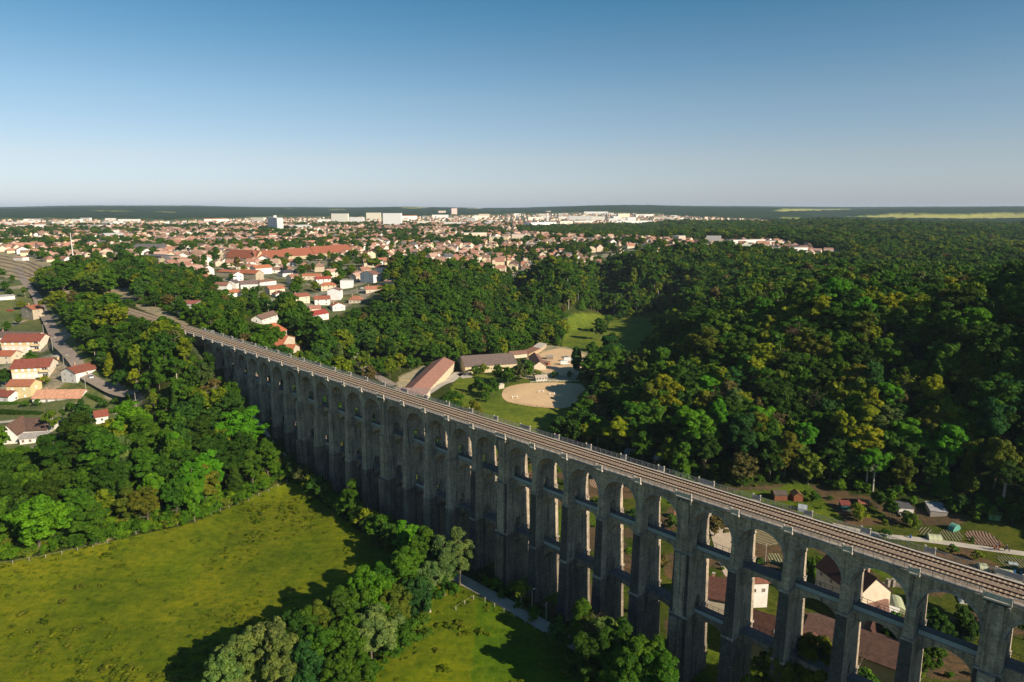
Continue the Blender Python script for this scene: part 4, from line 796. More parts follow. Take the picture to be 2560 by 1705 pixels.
B_('barn', 'barn', 'weathered barn with stained pink brown tiles right of the big barn', (1996,1655), (2074,1687), 14, 4.2, 'g', 3.2, (.45,.39,.30), (.14,.08,.06), None, 0, gz=6)
B_('barn', 'barn', 'barn with long sagging brown roof in front of the cream farmhouse', (2124,1690), (2240,1735), 13, 4.0, 'g', 3.0, (.45,.39,.30), (.11,.062,.046), None, 0, gz=6)
B_('barn', 'barn', 'short cross wing with dark brown gabled roof beside the sagging barn', (2150,1650), (2184,1662), 12, 4.2, 'x', 3.2, (.5,.43,.33), (.075,.036,.026), None, 1, gz=6)
B_('barn', 'barn', 'low barn with dark brown tiled roof nearest the viaduct foot', (2012,1712), (2068,1690), 10, 3.8, 'g', 3.0, (.4,.35,.28), (.13,.06,.04), None, 0, gz=5.5)
B_('lean_to', 'shed', 'low tiled lean-to against the cream farmhouse gable', (2142,1575), (2216,1592), 8, 2.4, 's', 1.2, CRM, (.30,.17,.13), None, 0, gz=6.2)
B_('shed', 'shed', 'small white roofed shed beside the farmhouse lean-to', (2206,1575), (2226,1582), 5, 2.2, 'f', 0, (.55,.52,.47), (.78,.75,.70), None, 0, gz=6.2)
# allotment sheds
for A,B,d,h,k,rh,wc,rc,lab in [
 ((1936,1252),(1968,1252),4,2.3,'g',1.2,(.20,.075,.04),(.10,.08,.065),'red brown timber garden cabin with grey roof at the wood edge'),
 ((1984,1254),(2007,1254),4,2.3,'x',1.2,(.21,.075,.035),(.20,.13,.05),'red brown timber garden cabin with mossy yellow roof'),
 ((2107,1276),(2122,1277),3,2.2,'s',.4,(.03,.12,.13),(.22,.06,.05),'teal walled garden shed with red roof'),
 ((2150,1272),(2170,1274),3,1.8,'s',.6,(.2,.12,.08),(.28,.11,.06),'leaning garden shed with orange roof under a tree'),
 ((2246,1288),(2283,1287),6,2.8,'f',0,(.70,.66,.60),(.10,.10,.11),'white open fronted garage with black roof below the wood'),
 ((2325,1292),(2368,1290),6,2.4,'s',.8,(.30,.27,.24),(.38,.37,.38),'garage with grey metal roof beside the wood'),
 ((1634,1158),(1656,1160),3,2.2,'s',.4,(.42,.24,.14),(.6,.58,.54),'pale roofed garden hut in the shade below the wood'),
 ((2478,1300),(2494,1302),3,1.9,'g',.8,(.12,.3,.16),(.3,.36,.26),'mint green garden hut among shrubs'),
 ((1560,1138),(1580,1140),3,2,'s',.4,(.2,.25,.35),(.42,.42,.42),'bluish garden hut half hidden in the tree shade'),
 ((1690,1300),(1706,1302),3,2,'g',.8,(.3,.2,.12),(.35,.17,.1),'small brown garden hut behind the middle arches')]:
    B_('garden_shed', 'shed', lab, A, B, d, h, k, rh, wc, rc, None, 0, group='sheds of the allotment gardens', oh=.2)
# station side and works, upper left
B_('goods_shed', 'shed', 'long shed with bright yellow roof beside the white mast', (159,664), (208,668), 16, 5, 'g', 1.2, (.68,.63,.45), (.62,.42,.05), (1,6,0,'w'), 0, top=655)
rt, w_, d_, h_ = B_('station_building', 'building', 'long white building with brown hipped roof and four dormers', (214,672), (298,673), 20, 6, 'h', 6, WHT, (.16,.09,.07), (1,9,1,'s'), 0, top=661)
for i in range(4): m = MB(); m.box(-14+i*8-1.4,-14+i*8+1.4,-8.2,-4,h_+1.6,h_+3.6,0,(.7,.7,.7)); m.build('dormer', [M['wall']], rt)
B_('railway_hut', 'hut', 'small tan railway hut with orange gabled roof above the street', (137,694), (168,693), 8, 4.5, 'x', 2.2, STN, (.48,.17,.08), (1,2,1,'d'), 0, top=684)
B_('pump_house', 'hut', 'small white hut with pink roof on the station plain', (34,651), (57,652), 8, 3.4, 'h', 1, WHT, (.55,.33,.26), None, 0, top=643)
for A,B,d,top,k,rh,wc,rc,fa,lab in [
 ((0,617),(48,616),16,607,'f',0,(.78,.75,.69),(.4,.38,.35),0,'long plain white warehouse at the left picture edge'),
 ((42,575),(76,575),14,562,'g',4,(.78,.77,.74),(.38,.19,.13),1,'white school wing with red roof near a small spire'),
 ((88,575),(114,575),14,561,'g',4,(.78,.77,.74),(.38,.19,.13),1,'white school wing with red roof right of a dark fir'),
 ((150,573),(215,573),20,564,'f',0,(.76,.75,.72),(.45,.43,.40),0,'long low white hall behind the left-hand trees'),
 ((225,571),(300,570),20,564,'f',0,(.74,.73,.70),(.5,.48,.45),0,'very long grey white hall along the far edge of town'),
 ((511,556),(573,555),16,548,'g',3,(.80,.76,.68),(.55,.27,.17),1,'long cream school with red roof on the skyline of the town'),
 ((266,598),(313,597),30,590,'g',6,(.55,.58,.60),(.55,.54,.52),0,'grey blue warehouse with pale curved roof amid red houses'),
 ((288,650),(346,647),24,638,'g',3,(.34,.27,.2),(.25,.2,.17),0,'brown brick factory hall left of the works yard'),
 ((330,632),(400,632),30,618,'g',4,(.15,.14,.14),(.16,.15,.15),0,'dark fronted factory hall with grey roof'),
 ((400,630),(440,629),26,619,'x',5,(.60,.48,.28),(.45,.2,.13),0,'tan factory gable with red roof strip'),
 ((350,652),(410,656),22,640,'f',0,(.30,.20,.16),(.13,.13,.13),0,'black roofed workshop beside the works yard'),
 ((402,660),(474,654),22,647,'f',0,(.82,.82,.80),(.58,.57,.55),0,'bright white modern works building with window strips'),
 ((415,642),(480,640),24,630,'f',0,(.34,.30,.27),(.42,.37,.32),0,'grey brown works hall behind the white works'),
 ((730,575),(781,573),36,566,'g',4,(.6,.62,.55),(.66,.65,.62),0,'sports hall with pale curved roof near the grey tower block')]:
    B_('works_hall' if not fa else 'school', 'hall' if not fa else 'school', lab, A, B, d, 6, k, rh, wc, rc, None, 0, top=top, facade=bool(fa))
# the barracks: long low stone ranges under red roofs
for A,B,lab in [((566,652),(640,657),'leftmost range of the long red roofed barracks'),((640,657),(716,654),'second range from left of the long red roofed barracks'),((716,651),(788,645),'third range from left of the long red roofed barracks'),((788,645),(880,636),'rightmost range of the long red roofed barracks')]:
    B_('barrack_range', 'barracks', lab, A, B, 17, 5.5, 'g', 9, (.52,.44,.28), (.30,.105,.06), (1,9,0,'d'), 0, group='red roofed barracks ranges')
# tall blocks and other large buildings of the town
def block(A, B, top, d, lab, wc=(.76,.73,.66), name='apartment_block', cat='apartment block', kind='f', rc=(.5,.48,.45), rh=0, fa=True):
    return B_(name, cat, lab, A, B, d, 20, kind, rh, wc, rc, None, 0, top=top, facade=fa)
rt, w_, d_, h_ = block((670,577), (694,581), 544, 16, 'grey tower block with drum on its roof standing alone left of centre', (.62,.62,.63))
m = MB(); m.tube((0,0,h_), (0,0,h_+6), 5, 5, 16, 0, (.7,.7,.68)); m.build('roof_drum', [M['wall']], rt)
for A,B,top,d,lab,wc in [
 ((829,559),(870,559),534,14,'white slab block, leftmost of the three tall slabs',(.76,.73,.63)),
 ((874,558),(909,558),543,14,'low white block between the first and second tall slabs',(.76,.75,.72)),
 ((916,552),(952,552),532,14,'pale yellow slab block, middle one of the three tall slabs',(.76,.70,.55)),
 ((958,566),(1003,566),533,16,'white slab block with notched roofline, rightmost and nearest of the tall slabs',(.84,.83,.80)),
 ((1043,563),(1078,563),553,14,'cream four storey block right of the notched slab',(.64,.60,.50)),
 ((1080,546),(1121,546),537,14,'long white block below the pink tower',(.78,.76,.73)),
 ((1096,537),(1115,537),527,14,'tan block with stepped top left of the pink tower',(.62,.50,.40)),
 ((1129,541),(1143,541),521,13,'slim pink tower block rising over the skyline',(.68,.50,.44)),
 ((1197,543),(1224,543),535,14,'white block with orange front on the far skyline',(.76,.56,.34)),
 ((1160,598),(1217,597),582,14,'long peach apartment block among the red roofs',(.72,.56,.42)),
 ((1223,611),(1270,611),592,14,'peach apartment block with balconies in front of the railway arches',(.74,.60,.38)),
 ((1280,608),(1326,606),586,14,'peach apartment block with brown roof at the upper edge of the park',(.70,.57,.45)),
 ((1421,552),(1481,552),540,14,'long shaded apartment row on the right-hand skyline',(.60,.58,.56)),
 ((1477,554),(1512,554),541,14,'white apartment row joined to the shaded one',(.76,.71,.62)),
 ((1400,564),(1432,563),553,14,'cream block in the trees right of the water tower',(.74,.68,.54)),
 ((1436,561),(1482,560),552,14,'pale cream block half hidden below the shaded row',(.74,.70,.58)),
 ((1534,553),(1549,553),541,14,'small white tower left of the pale yellow block',(.80,.79,.76)),
 ((1545,546),(1574,546),534,14,'pale yellow slab on the right-hand skyline',(.76,.68,.48)),
 ((1568,556),(1590,556),543,14,'pair of white towers right of the pale yellow slab',(.80,.79,.77)),
 ((1541,560),(1630,559),552,16,'very long white terrace at the foot of the white towers',(.78,.77,.74)),
 ((1590,543),(1633,542),536,14,'long low cream block at the right end of the skyline',(.76,.70,.60)),
 ((1460,536),(1520,536),529,20,'white hall highest on the right-hand skyline',(.80,.78,.75)),
 ((1765,613),(1802,616),591,22,'grey office block with window strips above the hillside wood',(.48,.46,.44)),
 ((1823,614),(1913,612),600,14,'long white school with flat roof right of the grey office block',(.76,.74,.66)),
 ((1915,616),(1946,616),603,14,'cream end wing of the long flat school',(.72,.66,.56)),
 ((1950,639),(2018,638),620,14,'white block with red balconies above the wood',(.80,.72,.68)),
 ((1696,611),(1713,611),590,12,'pinkish stone tower house among the houses right of centre',(.58,.44,.35))]:
    block(A,B,top,d,lab,wc)
block((1003,550),(1043,549),540,14,'long low white block with orange roof right of the notched slab', kind='g', rc=(.48,.2,.1), rh=3)
block((1327,568),(1391,566),556,30,'broad plain white hall in front of the water tower',(.74,.76,.78), name='exhibition_hall', cat='hall', fa=False)
block((1856,628),(1905,627),618,24,'hall with pale green curved roof below the flat school',(.5,.55,.6), name='sports_hall', cat='hall', kind='g', rc=(.45,.50,.42), rh=4, fa=False)
block((2010,654),(2126,655),647,10,'long terrace row with brown roof and dormers above the wood',(.66,.60,.52), name='terrace_row', cat='terrace', kind='g', rc=(.24,.13,.10), rh=3.5)
block((2045,646),(2110,646),640,10,'rear terrace row with pinkish roof above the wood',(.70,.60,.46), name='terrace_row', cat='terrace', kind='g', rc=(.46,.25,.18), rh=3)
block((2160,675),(2212,676),668,9,'lone terrace with pink roof deep in the wood',(.66,.56,.46), name='terrace_row', cat='terrace', kind='g', rc=(.50,.28,.20), rh=2.5)
block((1860,556),(1925,556),551,10,'far terrace strip at the wooded edge of town',(.7,.6,.5), name='terrace_row', cat='terrace', kind='g', rc=(.5,.25,.18), rh=2)
# water tower
X, Y, Z = at(1368,556); wt = empty('water_tower', (X,Y,Z), 0, 'concrete water tower with wide flat tank above the white hall', 'water tower'); hh = 40
m = MB(); 
for k in range(3): a = k*2.1; m.tube((3.5*math.cos(a),3.5*math.sin(a),-1),(3.5*math.cos(a),3.5*math.sin(a),hh),2.2,2.2,10)
m.build('shaft', [M['white']], wt); m = MB(); m.tube((0,0,hh),(0,0,hh+4),6,15,24); m.tube((0,0,hh+4),(0,0,hh+7),15,15,24); m.build('tank', [M['concrete']], wt)
X, Y, Z = at(186,668); m = MB(); m.tube((0,0,-1),(0,0,38),.5,.28,10); tag(m.build('lighting_mast', [M['white']], None, (X,Y,Z)), 'tall white mast beside the yellow roofed shed', 'mast')
# ---- the town: house by house
def house_geo(mw, mr, g, far):
    w = g.uniform(9,16); d = g.uniform(8,11); h = g.choice([3.4,4.6,5.6,6.2,7.5],p=[.2,.2,.3,.2,.1]); k = g.choice(['g','g','g','x','h']); rh = d*.5*g.uniform(.55,.85) if k != 'x' else w*.5*g.uniform(.45,.6)
    wi = g.integers(0,5); wcn = ['cream','white','tan','pale yellow','peach'][wi]; wc = np.array([(.74,.66,.52),(.82,.79,.74),(.60,.50,.38),(.74,.64,.42),(.74,.58,.45)][wi])*g.uniform(.9,1.08)
    ri = g.choice(6,p=[.25,.20,.24,.16,.06,.09]); rcn = ['orange','red brown','brown','pinkish','slate grey','dark brown'][ri]; rc = np.array([(.44,.22,.15),(.35,.18,.13),(.30,.19,.14),(.52,.34,.26),(.13,.13,.135),(.14,.095,.08)][ri])*g.uniform(.85,1.12)
    gable(mw, mr, w, d, h, rh, k, tuple(wc), tuple(rc), .35, -3.0); return w, d, h, rh, wcn, rcn, k
GT = np.random.default_rng(42); cand = []
for r0, r1, sp in ((420,1100,19),(1100,2700,21),(2700,5600,30)):
    x = np.arange(-r1, r1, sp); XX, YY = np.meshgrid(x, np.arange(0,r1,sp*.85)); XX = (XX+GT.uniform(-.26,.26,XX.shape)*sp).ravel(); YY = (YY+GT.uniform(-.26,.26,YY.shape)*sp).ravel()
    r_ = np.hypot(XX,YY); az = np.degrees(np.arctan2(XX,YY)); k = (r_>=r0)&(r_<r1)&(np.abs(az)<41); XX, YY = XX[k], YY[k]; ZZ = hgt(XX,YY); lu = landuse(XX,YY,ZZ)
    dens = np.where(r_[k] < 900, .62, .88)*np.where(fract_noise(XX,YY,170,31) > .68, .25, 1)*np.where(r_[k] > 2700,.34,1)
    streets = (np.abs(((XX*.8+YY*.6) % 92)-46) < 4)
    kp = (lu == 1) & (GT.random(len(XX)) < dens) & ~streets; s = XX*VD[0]+YY*VD[1]; q = XX*VN[0]+YY*VN[1]-VP; kp &= ~((np.abs(q-4) < 20) & (s > 300) & (s < 800))
    for bx, by, br__ in SETB: kp &= (XX-bx)**2+(YY-by)**2 > (br__+7)**2
    cand += list(zip(XX[kp],YY[kp],ZZ[kp]))
cand = [c for c in cand if -15 < proj(*c)[0] < 2575]
cand.sort(key=lambda c: math.hypot(c[0],c[1])); NH = 210; bigm = MB(); bigr = MB(); rows = {}
import collections
HINFO = []
for i, (x, y, z) in enumerate(cand):
    ang = float(fract_noise(np.array([x]),np.array([y]),260,33)[0])*3.0 + GT.choice([0,math.pi/2]) + GT.normal()*.08
    if i < NH:
        mw, mr = MB(), MB(); w, d, h, rh, wcn, rcn, k = house_geo(mw, mr, GT, False)
        root = empty('house', (x,y,z), ang, None, H, 'houses of the town'); mw.build('walls', [M['wall']], root); ro = mr.build('roof', [M['roof']], root)
        if i < 150: m = MB(); m.box(w*.22,w*.22+.8,-.2,.6,h+rh*.4,h+rh+1.1,0,(.46,.28,.2)); m.build('chimney', [M['wall']], ro)
        for sx in ((-.22,.22) if i < 90 else ()):
            for fl in range(2 if h > 5 else 1): window_obj(root, sx*w, -d/2-.03, 1.7+2.8*fl, 0, 'w', 1.2, 1.4); window_obj(root, sx*w, d/2+.03, 1.7+2.8*fl, math.pi, 'w', 1.2, 1.4)
        px, py = proj(x,y,z); HINFO.append((root, float(px), float(py), wcn, rcn, k)); KEEP.append((x,y,8))
    else:
        mw, mr = MB(), MB(); house_geo(mw, mr, GT, True); c, s = math.cos(ang), math.sin(ang)
        for src, dst in ((mw,bigm),(mr,bigr)): b0 = len(dst.v); dst.v += [(x+a*c-b*s, y+a*s+b*c, z+e) for a,b,e in src.v]; dst.f += [tuple(b0+q_ for q_ in f) for f in src.f]; dst.m += [0 if dst is bigm else 1]*len(src.f); dst.c += src.c
for i in range(90):
    a_ = R(GT.uniform(-36,18)); r0_ = GT.uniform(2300,5200); x, y = r0_*math.sin(a_), r0_*math.cos(a_)
    z = h1(x,y)
    if landuse(np.array([x]),np.array([y]),np.array([z]))[0] != 1: continue
    w_ = GT.uniform(25,80); d_ = GT.uniform(12,30); h_ = GT.choice([6,9,12,15]); c_, s_ = 1, GT.uniform(-.4,.4); wcx = [(.78,.76,.72),(.72,.68,.58),(.62,.60,.57)][GT.integers(0,3)]
    tmp = MB(); tmp.box(-w_/2,w_/2,-d_/2,d_/2,-4,h_,0,wcx); b0 = len(bigm.v); bigm.v += [(x+p_*c_-q_*s_, y+p_*s_+q_*c_, z+e_) for p_,q_,e_ in tmp.v]; bigm.f += [tuple(b0+k_ for k_ in f) for f in tmp.f]; bigm.m += tmp.m; bigm.c += tmp.c
b0 = len(bigm.v); bigm.v += bigr.v; bigm.f += [tuple(b0+q_ for q_ in f) for f in bigr.f]; bigm.m += bigr.m; bigm.c += bigr.c
tw = bigm.build('distant_houses', [M['wall'], M['roof']]); tag(tw, 'hundreds of small red roofed houses filling the far part of town', 'houses', None, 'stuff')
HINFO.sort(key=lambda a: -a[2]); nr = max(1,len(HINFO)//14)
for r_i in range(nr):
    row = sorted(HINFO[r_i*len(HINFO)//nr:(r_i+1)*len(HINFO)//nr], key=lambda a: a[1])
    for c_, (o, px, py, wcn, rcn, k) in enumerate(row): o['label'] = f"{wcn} house with {rcn} roof, {ordn(c_+1)} from left in {ordn(r_i+1)} town row"
print('HOUSES', len(cand))
# ---------------------------------------------------------------- smaller things
def atz(px, py): return at(px, py)
CARM = {}
def car(px, py, ang, colr, label, cname, kind='car'):
    X, Y, Z = at(px, py); van = kind != 'car'
    root = empty('parked_car' if not van else 'camper_van', (X,Y,Z+.13), ang, label, 'car' if not van else 'camper van')
    pm = carpaint('paint_'+cname, colr); L, W = (4.3,1.75) if not van else (6.6,2.2); m = MB()
    prof = [(-L/2,.35),(-L/2,.85),(-L/2+.3,.95),(L/2-1.25,.92),(L/2-.15,.75),(L/2,.45),(L/2,.35)] if not van else [(-L/2,.4),(-L/2,2.9),(-L/2+.2,3.0),(L/2-1.6,3.0),(L/2-1.0,2.5),(L/2-1.3,1.9),(L/2-.7,1.25),(L/2,1.1),(L/2,.4)]
    m.prism(prof, lambda p,k: (p[0], (-W/2 if k == 0 else W/2), p[1])); m.build('body', [pm], root)
    cab = [(-L/2+.35,.94),(-L/2+.75,1.42),(L/2-1.9,1.42),(L/2-1.2,.92)] if not van else [(L/2-1.55,1.35),(L/2-1.45,1.95),(L/2-1.1,1.85),(L/2-.72,1.3)]
    m = MB(); m.prism(cab, lambda p,k: (p[0], (-1 if k == 0 else 1)*(W/2-(.12 if not van else -.01)), p[1])); m.build('windows', [M['glass']], root)
    if not van: m = MB(); m.box(-L/2+.8,L/2-1.95,-W/2+.18,W/2-.18,1.42,1.46); m.build('roof', [pm], root)
    for sx in (-L/2+.8, L/2-.85):
        for sy in (-W/2+.02, W/2-.02): m = MB(); m.tube((sx,sy-.1,.31),(sx,sy+.1,.31),.32,.32,12); m.build('wheel', [M['tyre']], root)
car(1818,1318,-.2,(.02,.02,.025),'black car parked on the concrete yard behind the arches','black')
car(228,945,-.9,(.60,.60,.60),'silver car parked at the kerb at the street bend','silver')
car(139,917,.2,(.06,.10,.14),'dark blue car parked beside the apartment block','blue')
car(118,845,-1.0,(.75,.75,.75),'white car in the tree shade of the street','white')
car(95,778,-1.1,(.70,.70,.70),'pale car parked at the upper end of the street','pale')
car(25,778,.2,(.5,.06,.03),'red car parked below the white shed','red')
car(28,1250,.3,(.78,.78,.76),'white car parked in the lower street among trees','white2')
car(765,808,.3,(.7,.7,.7),'white car beside the farm road crossing','white3')
car(905,722,.8,(.75,.75,.73),'white car on the hillside lane','white4')
car(1412,912,.05,(.80,.80,.79),'white camper van standing nearer the arena','camper1','van')
car(1420,903,.1,(.66,.68,.70),'grey white camper van standing behind the other','camper2','van')
def lamp(px, py, h, label, arm=1.6, rz=.8, mat='pole'):
    X, Y, Z = at(px, py); r = empty('street_lamp', (X,Y,Z), rz, label, 'street lamp', 'lamps along the street'); m = MB(); m.tube((0,0,-.3),(0,0,h),.16,.10,8); m.build('pole', [M['post'] if mat == 'post' else M[mat]], r)
    m = MB(); m.tube((0,0,h-.15),(arm,0,h+.35),.06,.05,6); m.build('arm', [M['pole']], r); m = MB(); m.box(arm-.1,arm+.7,-.14,.14,h+.28,h+.42); m.build('lamp_head', [M['white']], r)
lamp(111,845,8.5,'grey street lamp beside the upper apartment block garden'); lamp(133,882,8.5,'pale street lamp opposite the dark tree shade'); lamp(162,930,8.5,'street lamp by the tan garage'); lamp(215,975,9,'street lamp in front of the white corner house'); lamp(341,1022,9,'street lamp on the grass by the golden conifer')
lamp(1330,1534,7,'slim grey lamp beside the valley path', .5); lamp(798,840,8,'street lamp beside the farm road signs'); lamp(877,852,8,'street lamp right of the poplar on farm road')
def pole(px, py, h, label): X, Y, Z = at(px, py); m = MB(); m.tube((0,0,-.3),(0,0,h),.15,.10,7); m.box(-.6,.6,-.05,.05,h-.8,h-.68); tag(m.build('utility_pole', [M['post']], None, (X,Y,Z), .6), label, 'pole')
pole(1365,1570,8,'wooden pole beside the valley path in front of the piers'); pole(1087,1395,7,'wooden pole at the top of the hedge row by viaduct'); pole(1912,1415,8,'wooden pole among the gardens seen through an arch'); pole(774,812,8,'wooden pole at the hillside foot by the farm road'); pole(893,735,8,'wooden pole beside the hillside lane')
def fence(name, pts, step, label, h=1.2, rails=0, group=None, wide=.09, mat='post'):
    P = [at(*p)[:2] for p in pts]; L = [math.dist(a,b) for a,b in zip(P[:-1],P[1:])]; T_ = sum(L); n = int(T_/step)
    def pt(t_):
        for a,b,l in zip(P[:-1],P[1:],L):
            if t_ <= l: return a[0]+(b[0]-a[0])*t_/l, a[1]+(b[1]-a[1])*t_/l
            t_ -= l
        return P[-1]
    Q = [(*pt(T_*i/n),) for i in range(n+1)]; root = empty(name, (Q[0][0],Q[0][1],h1(*Q[0])), 0, label, 'fence', group); o3 = Vector(root.location); pm = None; zs = [h1(*q_) for q_ in Q]
    for q_, z in zip(Q, zs):
        if pm is None: m = MB(); m.box(-wide,wide,-wide,wide,-.3,h); c = m.build('post', [M[mat]], root); pm = c
        else: c = pm.copy(); col.objects.link(c); c.parent = root
        c.location = Vector((q_[0],q_[1],z))-o3
        c.scale = (1,1,random.uniform(.85,1.15))
    for k in range(rails):
        m = MB(); zz = h*(.9-.4*k)
        for a,b,za,zb in zip(Q[:-1],Q[1:],zs[:-1],zs[1:]): m.tube(Vector((a[0],a[1],za+zz))-o3, Vector((b[0],b[1],zb+zz))-o3, .045 if rails > 1 or mat != 'post' else .02, None, 4)
        m.build('rail', [M[mat]], root)
fence('pasture_fence', [(-10,1416),(60,1405),(130,1392),(250,1364),(330,1338),(420,1318),(500,1298),(590,1262),(650,1240),(718,1205)], 4.2, 'pale wooden posts and wire along the upper meadow edge', 1.2, 1, None, .075)
fence('pasture_fence', [(1140,1525),(1180,1497),(1215,1505),(1260,1530),(1310,1556),(1370,1592),(1420,1620)], 3.6, 'pale wooden posts and wire between small meadow and path', 1.3, 1, None, .10)
fence('arena_fence', [(1218,1002),(1262,1009),(1310,1014),(1360,1020),(1405,1026)], 3.5, 'dark wooden rails along the near side of riding arena', 1.3, 2, None, .08, 'wood')
fence('arena_fence', [(1327,958),(1370,954),(1445,955)], 4, 'white wooden rails along the far side of riding arena', 1.2, 2, None, .09, 'white')
fence('track_fence', [(1120,1010),(1140,1000),(1165,978)], 2.5, 'dark rail fence along the gravel track to stables', 1.2, 2, None, .08, 'wood')
fence('garden_fence', [(1500,1222),(1560,1230),(1620,1240)], 2.2, 'dark wire fence round a vegetable plot behind the arches', 1.3, 2, None, .06, 'wood')
# garden beds, tunnels, water butts
def tunnel(A, B, r, label, mat='tunnel', h=None):
    a = at(*A); b = at(*B); v = Vector((b[0]-a[0], b[1]-a[1], 0)); L = v.length; ang = math.atan2(v.y, v.x); m = MB(); n = 8; h = h or r; nn = max(2,int(L/1.2))
    for i in range(nn):
        x0, x1 = L*i/nn, L*(i+1)/nn
        for k in range(n):
            t0, t1 = math.pi*k/n, math.pi*(k+1)/n; m.add([(x0,-r*math.cos(t0),h*math.sin(t0)),(x0,-r*math.cos(t1),h*math.sin(t1)),(x1,-r*math.cos(t1),h*math.sin(t1)),(x1,-r*math.cos(t0),h*math.sin(t0))], [(3,2,1,0)])
    for x in (0,L): m.add([(x,-r*math.cos(math.pi*k/n),h*math.sin(math.pi*k/n)) for k in range(n+1)], [tuple(range(n+1))])
    root = empty('polytunnel', (a[0],a[1],min(a[2],b[2])), ang, label, 'polytunnel', 'garden polytunnels'); m.build('cover', [M[mat]], root); m = MB()
    for i in range(nn+1):
        for k in range(n): t0, t1 = math.pi*k/n, math.pi*(k+1)/n; x = L*i/nn; m.tube((x,-(r+.03)*math.cos(t0),(h+.03)*math.sin(t0)),(x,-(r+.03)*math.cos(t1),(h+.03)*math.sin(t1)),.03,None,4)
    m.build('hoops', [M['iron']], root)
tunnel((2318,1346),(2352,1349),1.8,'pale green polytunnel beside the white garden track',h=1.7); tunnel((2486,1432),(2532,1440),1.8,'pale green polytunnel with blue barrels beside it',h=1.7); tunnel((2445,1418),(2466,1420),1.6,'small pale green polytunnel next to the larger one',h=1.4)
tunnel((2236,1502),(2246,1534),2.2,'greenish polytunnel on the slope beside the cream farmhouse',h=2); tunnel((2378,1322),(2392,1328),2.2,'teal polytunnel dome among the vegetable beds','teal',2.4); tunnel((2520,1408),(2545,1412),.8,'low white cloche tunnel in a vegetable bed','mesh',.6)
tunnel((1995,1272),(2018,1276),2.2,'glassy grey garden tunnel beside the red brown cabins','mesh',2.0); tunnel((2456,1440),(2480,1446),1.4,'white round covered heap behind the viaduct fence','white',1.0); tunnel((2400,1490),(2409,1510),1,'small white cloche in the shaded garden','white',.8)
def plot(name, pts, c1, c2, ang, label):
    t = NT(name+'_soil'); m_ = t.new('ShaderNodeMapping'); m_.inputs['Rotation'].default_value = (0,0,ang); t.L(t.new('ShaderNodeNewGeometry').outputs['Position'], m_.inputs['Vector'])
    wv = t.new('ShaderNodeTexWave', wave_type='BANDS', bands_direction='X'); wv.inputs['Scale'].default_value = .33; wv.inputs['Distortion'].default_value = 1.4; wv.inputs['Detail'].default_value = 3; t.L(m_.outputs[0], wv.inputs['Vector']); n = t.noise(1.2,4,.7,t.pos(False))
    c = t.mix(t.ramp(wv.outputs['Fac'], [(.35,c1),(.65,c2)]), t.ramp(n.outputs['Fac'], [(.3,(.6,.6,.6)),(.7,(1.3,1.3,1.3))]), .9, 'MULTIPLY'); t.bump(wv.outputs['Fac'], .25, .8); o = sheet(name, pts, t.fin(c, .95)); o['label'] = label; return o
SO = (.16,.10,.065); GR = (.07,.12,.03)
plot('vegetable_bed', [(2405,1325),(2480,1330),(2520,1370),(2430,1362)], SO, (.20,.13,.09), .3, 'bare brown vegetable bed right of the teal tunnel')
plot('vegetable_bed', [(2345,1330),(2372,1318),(2400,1325),(2412,1355),(2356,1350)], SO, GR, .3, 'brown and green vegetable bed left of the teal tunnel')
plot('vegetable_bed', [(2295,1318),(2325,1318),(2335,1336),(2300,1338)], SO, GR, .8, 'narrow vegetable bed near the white garage')
plot('vegetable_bed', [(1885,1300),(1950,1310),(1960,1365),(1882,1362)], (.30,.22,.14), (.14,.14,.05), 1.2, 'striped brown field seen through the arch right of the yard')
plot('vegetable_bed', [(1915,1382),(1955,1385),(1958,1410),(1925,1408)], (.28,.22,.13), (.12,.14,.05), .1, 'striped plot below the striped field')
plot('vegetable_bed', [(1475,1185),(1500,1190),(1500,1225),(1472,1215)], (.34,.22,.14), (.26,.17,.10), .4, 'bare reddish plot framed by an arch')
plot('vegetable_bed', [(2410,1475),(2460,1480),(2470,1520),(2420,1505)], SO, (.10,.12,.05), 1.9, 'shaded vegetable bed below the right-hand arch')
plot('vegetable_bed', [(2480,1385),(2580,1400),(2640,1440),(2520,1425)], SO, GR, .2, 'vegetable bed between garden track and viaduct railing')
for px, py, c in ((2536,1433,'next to the polytunnel'),(2552,1436,'rightmost beside the polytunnels'),(2276,1345,'by the garden path')):
    X, Y, Z = at(px,py); m = MB(); m.tube((0,0,0),(0,0,1.0),.33,.33,12); m.tube((0,0,1.0),(0,0,1.05),.36,.36,12); tag(m.build('water_barrel', [carpaint('barrel_blue',(.03,.12,.35))], None, (X,Y,Z)), 'blue water barrel '+c, 'barrel')
# gate pillars by the farmhouse
for px, c in ((2219,'left'),(2232,'right')):
    X, Y, Z = at(px,1466); m = MB(); m.box(-.45,.45,-.45,.45,-.3,2.2); m.box(-.6,.6,-.6,.6,2.2,2.45); tag(m.build('gate_pillar', [M['stone_pale']], None, (X,Y,Z), .3), c+' one of two stone gate pillars behind the farmhouse', 'gate pillar')
a = at(2236,1466); b = at(2262,1470); m = MB(); m.box(0,math.dist(a[:2],b[:2]),-.2,.2,-.3,1.3); tag(m.build('garden_wall', [M['stone_pale']], None, a, math.atan2(b[1]-a[1],b[0]-a[0])), 'pale garden wall right of the gate pillars', 'wall')
a = at(2192,1462); b = at(2216,1466); m = MB(); m.box(0,math.dist(a[:2],b[:2]),-.2,.2,-.3,1.3); tag(m.build('garden_wall', [M['stone_pale']], None, a, math.atan2(b[1]-a[1],b[0]-a[0])), 'pale garden wall left of the gate pillars', 'wall')
